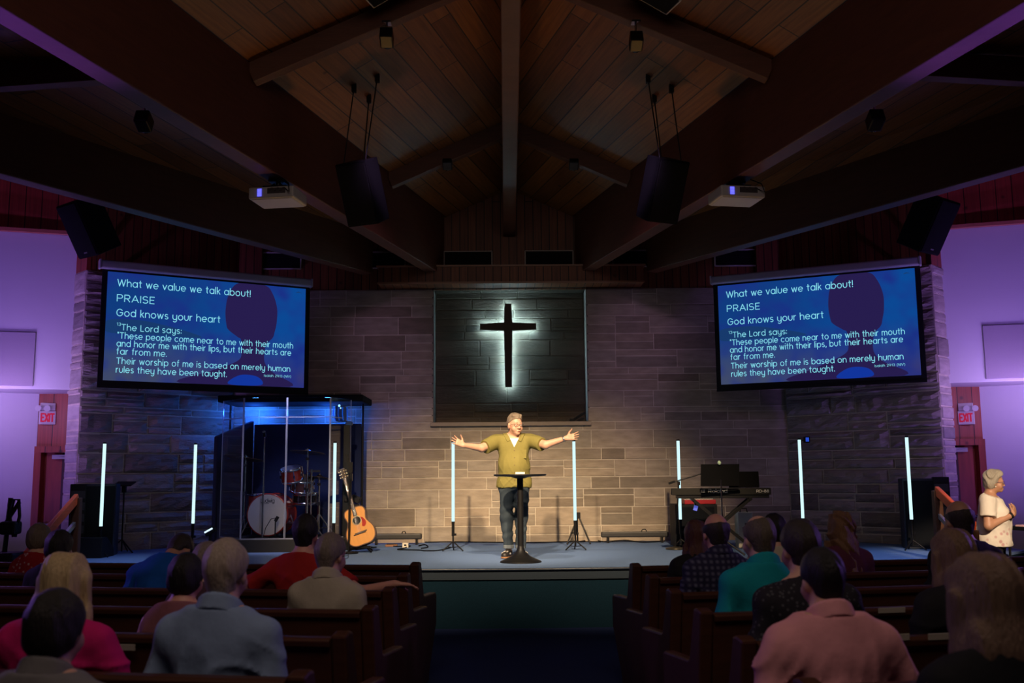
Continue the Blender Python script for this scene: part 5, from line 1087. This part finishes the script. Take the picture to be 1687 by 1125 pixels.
def sit(sd, row, px, ytop, label, dv=.25, **kw):
    loc, rz, zt = seat(sd, row, px, ytop, dv); print('#sit %s row %d top %.2f x %.2f y %.2f' % (label[:28], row, zt, loc[0], loc[1]))
    kw.setdefault('top', zt); return person(label, loc, rz, **kw)
# ------------------------------------------------------------------ the congregation
OUT = dict(L=((-.40, -.10, .90), (-.66, -.14, .955)), R=((.42, -.10, .90), (.66, -.14, .955)))
sit(-1, 2, 68, 862, 'person with grey cropped hair in a red shirt, front left pews below the handrail', hair=('full', (.16, .12, .09)), shirt=('shirt_red', (.30, .012, .02), .12, ('flecks', (.5, .3, .32), 30)), side=-.08)
sit(-1, 3, 92, 873, 'person with dark hair and dark top just behind the grey-haired one in red', hair=('full', (.012, .010, .010)), shirt=('shirt_black', (.012, .012, .014)), hairW=1.05)
sit(-1, 6, 98, 909, 'woman with long straight blonde hair in a magenta top', hair=('long', (.52, .38, .20)), shirt=('top_magenta', (.55, .012, .14)), hairL=.24, hairW=1.12, wd=1.08, sleeve='short', arms=dict(R=((.30, .03, .80), (.24, .25, .68))), hs=.98)
sit(-1, 7, 78, 973, 'nearest person on the left, dark short hair and grey shirt, back turned', hair=('full', (.02, .017, .015)), shirt=('shirt_dim_grey', (.17, .16, .16)), collar=True, wd=1.1, hs=1.0)
sit(-1, 3, 248, 884, 'person bowed forward in a bright blue t-shirt', lean=.46, head=(-.85, 0, 0), wd=1.12, hair=('short', (.03, .022, .018)), shirt=('shirt_royal_blue', (.008, .085, .38)), top=1.40, skin='tan')
sit(-1, 5, 300, 912, 'woman with dark cropped hair and bare shoulder in a dusky pink sleeveless top', hair=('full', (.014, .011, .011)), shirt=('top_dusky_pink', (.26, .10, .12)), sleeve='none', skin='pink', wd=.98, arms=dict(L=((-.27, -.02, .80), (-.15, .22, .68))))
sit(-1, 6, 363, 888, 'man with pale grey hair in a light blue collared shirt', hair=('short', (.38, .30, .24)), shirt=('shirt_light_blue', (.22, .30, .45)), collar=True, wd=1.08, sleeve='long', hgrow=1.2)
sit(-1, 4, 336, 893, 'grey-haired person mostly hidden behind the man in light blue', hair=('full', (.22, .17, .15)), shirt=('shirt_plum', (.08, .04, .06)))
sit(-1, 3, 499, 847, 'man with dark hair in a red t-shirt, arms stretched along the pew back', hair=('short', (.018, .014, .012)), shirt=('tshirt_red', (.36, .018, .016)), arms=OUT, wd=1.05, skin='pink', hgrow=1.3)
t, hd = sit(-1, 4, 540, 878, 'man with short grey hair and glasses in a beige shirt', hair=('short', (.20, .16, .13)), shirt=('shirt_beige', (.42, .37, .28)), collar=True, head=(0, 0, -.35), hgrow=1.2)
def glasses(t, hd, mat):
    m = MB(); g = MB()
    for x in (-1, 1):
        P = [Vector(hd.p(x*.034+.024*math.cos(a), .102-abs(.0)-.006*abs(math.cos(a)), .107+.017*math.sin(a))) for a in [2*math.pi*i/16 for i in range(17)]]; m.tube(P, .0018*hd.s, 6)
        m.tube([Vector(hd.p(x*.058, .098, .112)), Vector(hd.p(x*.076, .06, .113)), Vector(hd.p(x*.082, -.0, .108))], .0022*hd.s, 6)
    m.tube([Vector(hd.p(-.011, .103, .110)), Vector(hd.p(0, .106, .113)), Vector(hd.p(.011, .103, .110))], .0018*hd.s, 6); return m.build('glasses', mat, t)
GLM = pm('glasses_frame', (.03, .012, .01), .3)
glasses(t, hd, GLM)
sit(1, 2, 1150, 856, 'person with reddish brown hair half hidden behind the bald man in plaid', hair=('long', (.085, .030, .020)), shirt=('shirt_black', (.012, .012, .014)), hairL=.10, hairW=.95)
sit(1, 3, 1184, 844, 'bald man with dark side hair in a dark blue plaid shirt', hair=('bald', (.030, .020, .015)), shirt=('shirt_plaid', (.018, .016, .045), .12, ('plaid', (.10, .10, .16))), collar=True, skin='pink', wd=1.03)
sit(1, 4, 1256, 847, 'man with thinning hair in a teal shirt', hair=('thin', (.10, .075, .055)), shirt=('shirt_teal', (.005, .25, .29)), collar=True, wd=1.04, skin='fair', head=(0, 0, .15))
sit(1, 2, 1279, 846, 'person with rounded dark hair and cream top between the teal shirt and standing tube', hair=('full', (.010, .008, .008)), shirt=('top_cream', (.50, .44, .32)))
sit(1, 5, 1326, 855, 'man with dark cropped hair in a dark shirt with small leaf pattern', hair=('short', (.03, .02, .018)), shirt=('shirt_dark_print', (.018, .016, .022), .12, ('flecks', (.07, .07, .08), 45)), wd=1.05, hgrow=1.2)
sit(1, 6, 1364, 894, 'man with black hair in a salmon pink shirt, near the aisle', hair=('short', (.012, .010, .012)), shirt=('shirt_salmon', (.68, .30, .32)), collar=True, wd=1.12, sleeve='long', arms=dict(L=((-.30, -.02, .76), (-.32, .20, .60)), R=((.32, .02, .80), (.2, .22, .70))), hgrow=1.0, hs=.93)
sit(1, 2, 1384, 842, 'woman with long curly brown hair at the second right pew', hair=('curly', (.19, .095, .045)), shirt=('top_wine', (.10, .025, .045)), hairL=.20, hairW=1.05, side=.03)
sit(1, 3, 1587, 825, 'bald person in black sitting before the standing woman', hair=('bald', (.03, .022, .02)), shirt=('shirt_black', (.012, .012, .014)), wd=1.05, skin='tan', hs=1.04)
sit(1, 5, 1578, 870, 'woman with straight brown blonde hair in a black top', hair=('long', (.17, .10, .06)), shirt=('shirt_black', (.012, .012, .014)), hairL=.17, hairW=1.02, sleeve='long')
sit(1, 7, 1636, 911, 'nearest woman at the right edge with very long light brown hair', hair=('long', (.20, .125, .085)), shirt=('shirt_black', (.012, .012, .014)), hairL=.36, hairW=1.05, sleeve='none', skin='pink', arms=dict(L=((-.30, -.04, .80), (-.24, .20, .66))), wd=1.06)
# ------------------------------------------------------------------ the speaking man
def speaker():
    P = atZ(848, 918, ST); S = 1.0; t = thing('person', 'grey-haired man with glasses, olive shirt and jeans, arms spread wide, on the stage', 'person', (P.x, P.y, ST), math.pi)
    h = .0065
    pel = {-1: V3(-.095, 0, .92), 1: V3(.085, 0, .92)}
    kn = {-1: V3(-.085, .05, .50), 1: V3(.10, .05, .50)}; an = {-1: V3(-.075, -.01, .09), 1: V3(.075, .02, .09)}
    Sh = {1: V3(.195, 0, 1.445), -1: V3(-.195, 0, 1.445)}
    El = {1: V3(.40, .17, 1.345), -1: V3(-.39, .19, 1.375)}
    Wr = {1: V3(.615, .30, 1.375), -1: V3(-.645, .25, 1.455)}
    hd = Head(V3(-.015, .055, 1.51), (-.05, 0.02, .50), 1.10)
    def torso(f, g):
        f.cap(V3(-.075, 0, .93), V3(.075, 0, .93), .115+g, k=.06, sy=1.05); f.cap(V3(0, .0, .95), V3(0, .025, 1.12), .165+g, .172+g, k=.06, sy=1.12); f.cap(V3(0, .025, 1.12), V3(0, .0, 1.33), .172+g, .165+g, k=.06, sy=1.3)
        f.cap(V3(-.09, -.01, 1.36), V3(.09, -.01, 1.36), .09+g, k=.06, sy=1.1); f.cap(V3(-.175, 0, 1.44), V3(.175, 0, 1.44), .062+g, k=.06); f.cap(V3(-.08, -.02, 1.475), V3(.08, -.02, 1.475), .045+g, k=.06)
    f = SDF((-.95, -.30, -.01), (.92, .55, 1.86), h); torso(f, 0)
    for s in (-1, 1):
        f.cap(pel[s], kn[s], .092, .062, k=.04); f.cap(kn[s], an[s], .058, .040, k=.03)
        tz = V3(s*.04, .13, 0); f.cap(an[s]+V3(0, -.03, -.05), an[s]+tz+V3(0, 0, -.055), .042, .034, k=.02)
        f.cap(Sh[s], El[s], .060, .050, k=.04); f.cap(El[s], Wr[s], .048, .029, k=.02)
    # open hands: thumbs up, palms to the hall
    hand(f, Wr[1], V3(.145, .05, .075), V3(-.1, .9, .35), V3(-.15, 0, 1), .10, 1.06, .5, [.16, .05, .05, .12])
    hand(f, Wr[-1], V3(-.18, .08, .03), V3(.1, .9, .3), V3(.1, 0, 1), .08, 1.06, .45, [.04, .04, .1, .14])
    f.cap(V3(0, -.015, 1.46), hd.p(0, -.022, .06), .068, .064, k=.04); hd.skin(f, True); f.mesh('body', SKIN['fair'], t)
    g = .016; OL = fabric('shirt_olive', (.205, .178, .052), .08); f = SDF((-.60, -.32, .78), (.60, .45, 1.60), h); torso(f, g)
    f.cap(V3(-.07, .0, .88), V3(.07, .0, .88), .142, k=.05, sy=1.05)
    for s in (-1, 1):
        d = El[s]-Sh[s]; pe = Sh[s]+d*.80; f.cap(Sh[s], Sh[s]+d*.95+V3(0, 0, -.01), .074+g, .074+g, k=.04, cut=[(pe, d)])
    f.plane((0, 0, .855), (0, 0, -1)); f.plane((0, -.0, 1.515), (0, .25, 1))
    # open neck and the collar wings
    f.wedge(-.004, 1.35, .50, .0); f.ripple(.003, 15, 11, 9); f.folds(.007, 1.32, 5)
    fy = {z: f.front(-.006, z) for z in (1.31, 1.22, 1.13, 1.04, .95)}; py = f.front(-.105, 1.27)
    f.mesh('shirt', OL, t)
    c = SDF((-.2, -.16, 1.34), (.2, .28, 1.62), .005); torso(c, g+.011); X, Y, Z = c.grid(); ax = np.abs(X+.004); e0 = (Z-1.35)*.50
    c.D = np.maximum.reduce([c.D, (e0-ax)*.9+0*Y, (ax-e0-.052)*.9+0*Y, (1.435-.55*(ax-.05)-Z)*.87+0*Y, (-.05-Y)+0*Z+0*X]).astype(np.float32); c.plane((0, 0, 1.525), (0, .2, 1))
    c.cap((-.078, -.03, 1.525), (.078, -.03, 1.525), .018, k=.01); c.cap((-.05, -.07, 1.52), (.05, -.07, 1.52), .018, k=.02)
    for s in (-1, 1): c.cap((s*.08, -.03, 1.525), (s*.082, .04, 1.505), .017, .010, k=.01)
    c.mesh('collar', OL, t)
    m = SDF((-.14, -.1, 1.30), (.14, .26, 1.58), .005); torso(m, .006); m.plane((0, 0, 1.505), (0, .5, 1)); m.plane((0, 0, 1.325), (0, 0, -1)); m.mesh('undershirt', fabric('tee_white', (.80, .78, .74), .04), t)
    for z, y in fy.items(): MB().cyl((-.006, y-.004, z), (-.006, y+.004, z), .007, n=10).build('shirt_button', pm('button_brown', (.12, .08, .03), .4), t)
    MB().box((-.105, py+.002, 1.265), (.105, .008, .11), (.10, 0, -.30)).build('shirt_pocket', OL, t, bevel=.003)
    # jeans, rolled cuffs, shoes
    J = fabric('jeans', (.045, .062, .080), .3); f = SDF((-.30, -.26, .06), (.30, .26, 1.0), h); f.cap(V3(-.07, 0, .90), V3(.07, 0, .90), .134, k=.05, sy=1.04)
    for s in (-1, 1): f.cap(pel[s], kn[s], .104, .078, k=.03); f.cap(kn[s], an[s]+V3(0, 0, .02), .076, .060, k=.03)
    f.plane((0, 0, .985), (0, 0, 1)); f.plane((0, 0, .115), (0, 0, -1)); f.ripple(.005, 12, 18, 34); f.mesh('jeans', J, t)
    f = SDF((-.2, -.16, .08), (.2, .2, .22), .005)
    for s in (-1, 1): f.cap(an[s]+V3(0, 0, -.0), an[s]+V3(0, 0, .07), .066, .066, k=0, cut=[(V3(0, 0, .155), (0, 0, 1)), (V3(0, 0, .11), (0, 0, -1))])
    f.mesh('rolled_cuffs', fabric('cuff_pale', (.16, .19, .22), .1), t)
    f = SDF((-.24, -.2, -.02), (.24, .28, .16), .005)
    for s in (-1, 1): a = an[s]; f.cap((a[0], a[1]-.055, .045), (a[0]+s*.05, a[1]+.165, .035), .048, .042, k=.02); f.cap((a[0], a[1]-.03, .07), (a[0]+s*.012, a[1]+.05, .075), .046, .038, k=.02)
    f.plane((0, 0, .012), (0, 0, -1)); f.plane((0, 0, .105), (0, 0, 1)); sh = f.mesh('shoes', pm('shoe_dark', (.020, .016, .014), .5), t)
    f = SDF((-.24, -.2, -.02), (.24, .28, .06), .005)
    for s in (-1, 1): a = an[s]; f.cap((a[0], a[1]-.055, .03), (a[0]+s*.05, a[1]+.165, .03), .054, .049, k=.02)
    f.plane((0, 0, .002), (0, 0, -1)); f.plane((0, 0, .022), (0, 0, 1)); f.mesh('soles', pm('sole_gum', (.42, .20, .08), .6), sh)
    lc = MB()
    for s in (-1, 1):
        for j in range(3): a = an[s]; lc.box((a[0]+s*(.018+.012*j), a[1]+.06+.03*j, .088-.007*j), (.05, .012, .008), (-.3, 0, 0))
        lc.box((an[s][0]+s*.075, an[s][1]+.05, .055), (.006, .07, .022), (0, 0, -s*.22)); lc.box((an[s][0]-s*.025, an[s][1]+.05, .055), (.006, .07, .022), (0, 0, -s*.22))
    lc.build('laces', pm('lace_white', (.75, .72, .66), .6), sh)
    # hair, glasses, face
    f = SDF(hd.p(0, 0, .14)-.2, hd.p(0, 0, .14)+.2, .005); hd.scalp(f, 'short', .9, line=.134)
    f.cap(hd.p(-.042, .045, .212), hd.p(.048, .055, .216), .024, .020, k=.035); f.ripple(.002, 80, 50, 40); f.mesh('hair', hairmat('hair_speaker', (.22, .17, .125)), t)
    glasses(t, hd, GLM)
    ey = MB()
    for x in (-1, 1): ey.ball(Vector(hd.p(x*.032, .0875, .106)), Vector((.0115, .0075, .0058))*hd.s, 10, Matrix(hd.M.tolist()))
    ey = ey.build('eyes', pm('eye_white', (.75, .70, .66), .3), t); ir = MB()
    for x in (-1, 1): ir.ball(Vector(hd.p(x*.032, .0925, .106)), .0046*hd.s, 8)
    ir.build('iris', pm('iris_dark', (.03, .02, .015), .2), ey)
    eb = SDF(hd.p(0, .09, .13)-.08, hd.p(0, .09, .13)+.08, .003)
    for x in (-1, 1): eb.cap(hd.p(x*.016, .091, .134), hd.p(x*.046, .083, .132), .0050, .0035, k=0)
    eb.mesh('eyebrows', hairmat('brow_speaker', (.20, .14, .10)), t, 0)
    mo = SDF(hd.p(0, .095, .04)-.05, hd.p(0, .095, .04)+.05, .002); mo.ell(hd.p(0, .0975, .0385), (.021, .006, .0052), hd.M, k=0); mo.mesh('mouth', pm('mouth_dark', (.16, .03, .03), .4), t, 0)
    wt = MB(); d = Vector(Wr[-1]-El[-1]).normalized(); p = Vector(Wr[-1])-d*.03; e = d.orthogonal().normalized(); wt.lathe([(.030, -.011), (.036, -.011), (.036, .011), (.030, .011)], axes(p, e, d.cross(e), d), 24); wt.build('watch', pm('watch_steel', (.55, .53, .5), .3, .9), t)
    return t
speaker()
# ------------------------------------------------------------------ the standing woman at the right
def interpreter():
    Y = 11.15; P = atY(1637, 900, Y); top = atY(1625, 775, Y).z; t = thing('person', 'standing woman with short grey hair and flowered white top, hands raised to her chest', 'person', (P.x, Y, 0), math.radians(-124)); k = top/1.66; h = .0075
    hd = Head(V3(0, .045, 1.425)*k, (-.06, 0, .28), .97*k); W = 1.08
    Sh = {-1: V3(-.172, -.01, 1.335)*k, 1: V3(.172, -.01, 1.335)*k}; El = {-1: V3(-.25, -.02, 1.07)*k, 1: V3(.26, .0, 1.06)*k}; Wr = {-1: V3(-.085, .215, 1.185)*k, 1: V3(.075, .225, 1.18)*k}
    def torso(f, g):
        f.cap(V3(-.07, -.01, .90)*k, V3(.07, -.01, .90)*k, .125+g, k=.06, sy=1.0); f.cap(V3(0, 0, .92)*k, V3(0, .03, 1.10)*k, .165+g, .158+g, k=.06, sy=1.05); f.cap(V3(0, .03, 1.10)*k, V3(0, .01, 1.24)*k, .158+g, .150+g, k=.06, sy=1.2)
        for x in (-1, 1): f.ell(V3(x*.075, .11, 1.17)*k, (.075+g, .065+g, .08+g), k=.05)
        f.cap(V3(-.155, -.01, 1.33)*k, V3(.155, -.01, 1.33)*k, .055+g, k=.06); f.cap(V3(-.07, -.015, 1.37)*k, V3(.07, -.015, 1.37)*k, .040+g, k=.05)
    f = SDF((-.42, -.32, -.01), (.42, .5, 1.75), h); torso(f, 0)
    for s in (-1, 1):
        f.cap(V3(s*.085, 0, .86)*k, V3(s*.09, .02, .47)*k, .095, .062, k=.04); f.cap(V3(s*.09, .02, .47)*k, V3(s*.09, -.02, .09), .058, .04, k=.03); f.cap(V3(s*.09, -.04, .045), V3(s*.10, .14, .04), .042, .035, k=.02)
        f.cap(Sh[s], El[s], .055, .047, k=.04); f.cap(El[s], Wr[s], .045, .028, k=.02)
    hand(f, Wr[1], V3(-.10, .02, .09), V3(-.3, -.9, 0), V3(0, .1, 1), .45, .96, .3); hand(f, Wr[-1], V3(.10, .03, .07), V3(.3, -.9, .1), V3(0, .1, 1), .5, .96, .3)
    f.cap(V3(0, -.02, 1.36)*k, hd.p(0, -.022, .06), .058, .055, k=.04); hd.skin(f, True); f.mesh('body', SKIN['tan'], t)
    g = .016; f = SDF((-.42, -.34, .72), (.42, .38, 1.50), h); torso(f, g); f.cap(V3(0, 0, .80)*k, V3(0, .01, 1.0)*k, .205, .178, k=.05, sy=1.05)
    for s in (-1, 1): d = El[s]-Sh[s]; f.cap(Sh[s], Sh[s]+d*.85, .068+g, .070+g, k=.04, cut=[(Sh[s]+d*.66, d)])
    f.plane((0, 0, .83*k), (0, 0, -1)); f.plane(V3(0, .0, 1.395)*k, (0, .45, 1)); f.ripple(.003, 16, 14, 10); f.folds(.008, 1.25*k, 9)
    for s in (-1, 1): f.cap(V3(s*.25, 0, .93)*k, V3(s*.23, 0, .78)*k, .004, .018, k=0, sub=True)
    f.mesh('top', fabric('top_white_flowers', (.72, .66, .58), .05, ('flowers', (.55, .33, .32), 14, .98)), t)
    f = SDF((-.28, -.26, .04), (.28, .26, .98), .009)
    for s in (-1, 1): f.cap(V3(s*.085, 0, .86)*k, V3(s*.09, .02, .47)*k, .108, .080, k=.04); f.cap(V3(s*.09, .02, .47)*k, V3(s*.09, -.02, .10), .078, .068, k=.03)
    f.plane((0, 0, .07), (0, 0, -1)); f.plane((0, 0, .93), (0, 0, 1)); f.mesh('trousers', fabric('trousers_black', (.012, .012, .014)), t)
    f = SDF((-.2, -.14, -.02), (.2, .24, .12), .006)
    for s in (-1, 1): f.cap((s*.09, -.045, .042), (s*.10, .15, .036), .048, .042, k=.02)
    f.plane((0, 0, .003), (0, 0, -1)); f.plane((0, 0, .08), (0, 0, 1)); f.mesh('shoes', pm('shoe_leather', (.03, .022, .018), .4), t)
    f = SDF(hd.p(0, 0, .13)-.2, hd.p(0, 0, .13)+.2, .006); hd.scalp(f, 'full', 1., wd=.98); f.cap(hd.p(-.05, .042, .208), hd.p(.05, .048, .212), .030, .028, k=.05); f.ripple(.006, 60, 40, 50); f.mesh('hair', hairmat('hair_interpreter', (.36, .32, .26)), t)
    glasses(t, hd, pm('glasses_violet', (.08, .03, .10), .3))
    ey = MB()
    for x in (-1, 1): ey.ball(Vector(hd.p(x*.032, .0875, .106)), Vector((.0115, .0075, .0058))*hd.s, 10, Matrix(hd.M.tolist()))
    ey.build('eyes', pm('eye_white', (.75, .70, .66), .3), t)
    m = MB()
    for x in (-1, 1): m.ball(Vector(hd.p(x*.086, .004, .062)), .006, 8)
    m.build('earrings', CHROME, t)
    d = Vector(Wr[1]-El[1]).normalized(); p = Vector(Wr[1])-d*.025; e = d.orthogonal().normalized(); MB().lathe([(.028, -.012), (.035, -.012), (.035, .012), (.028, .012)], axes(p, e, d.cross(e), d), 20).build('wristband', BLACK, t)
interpreter()
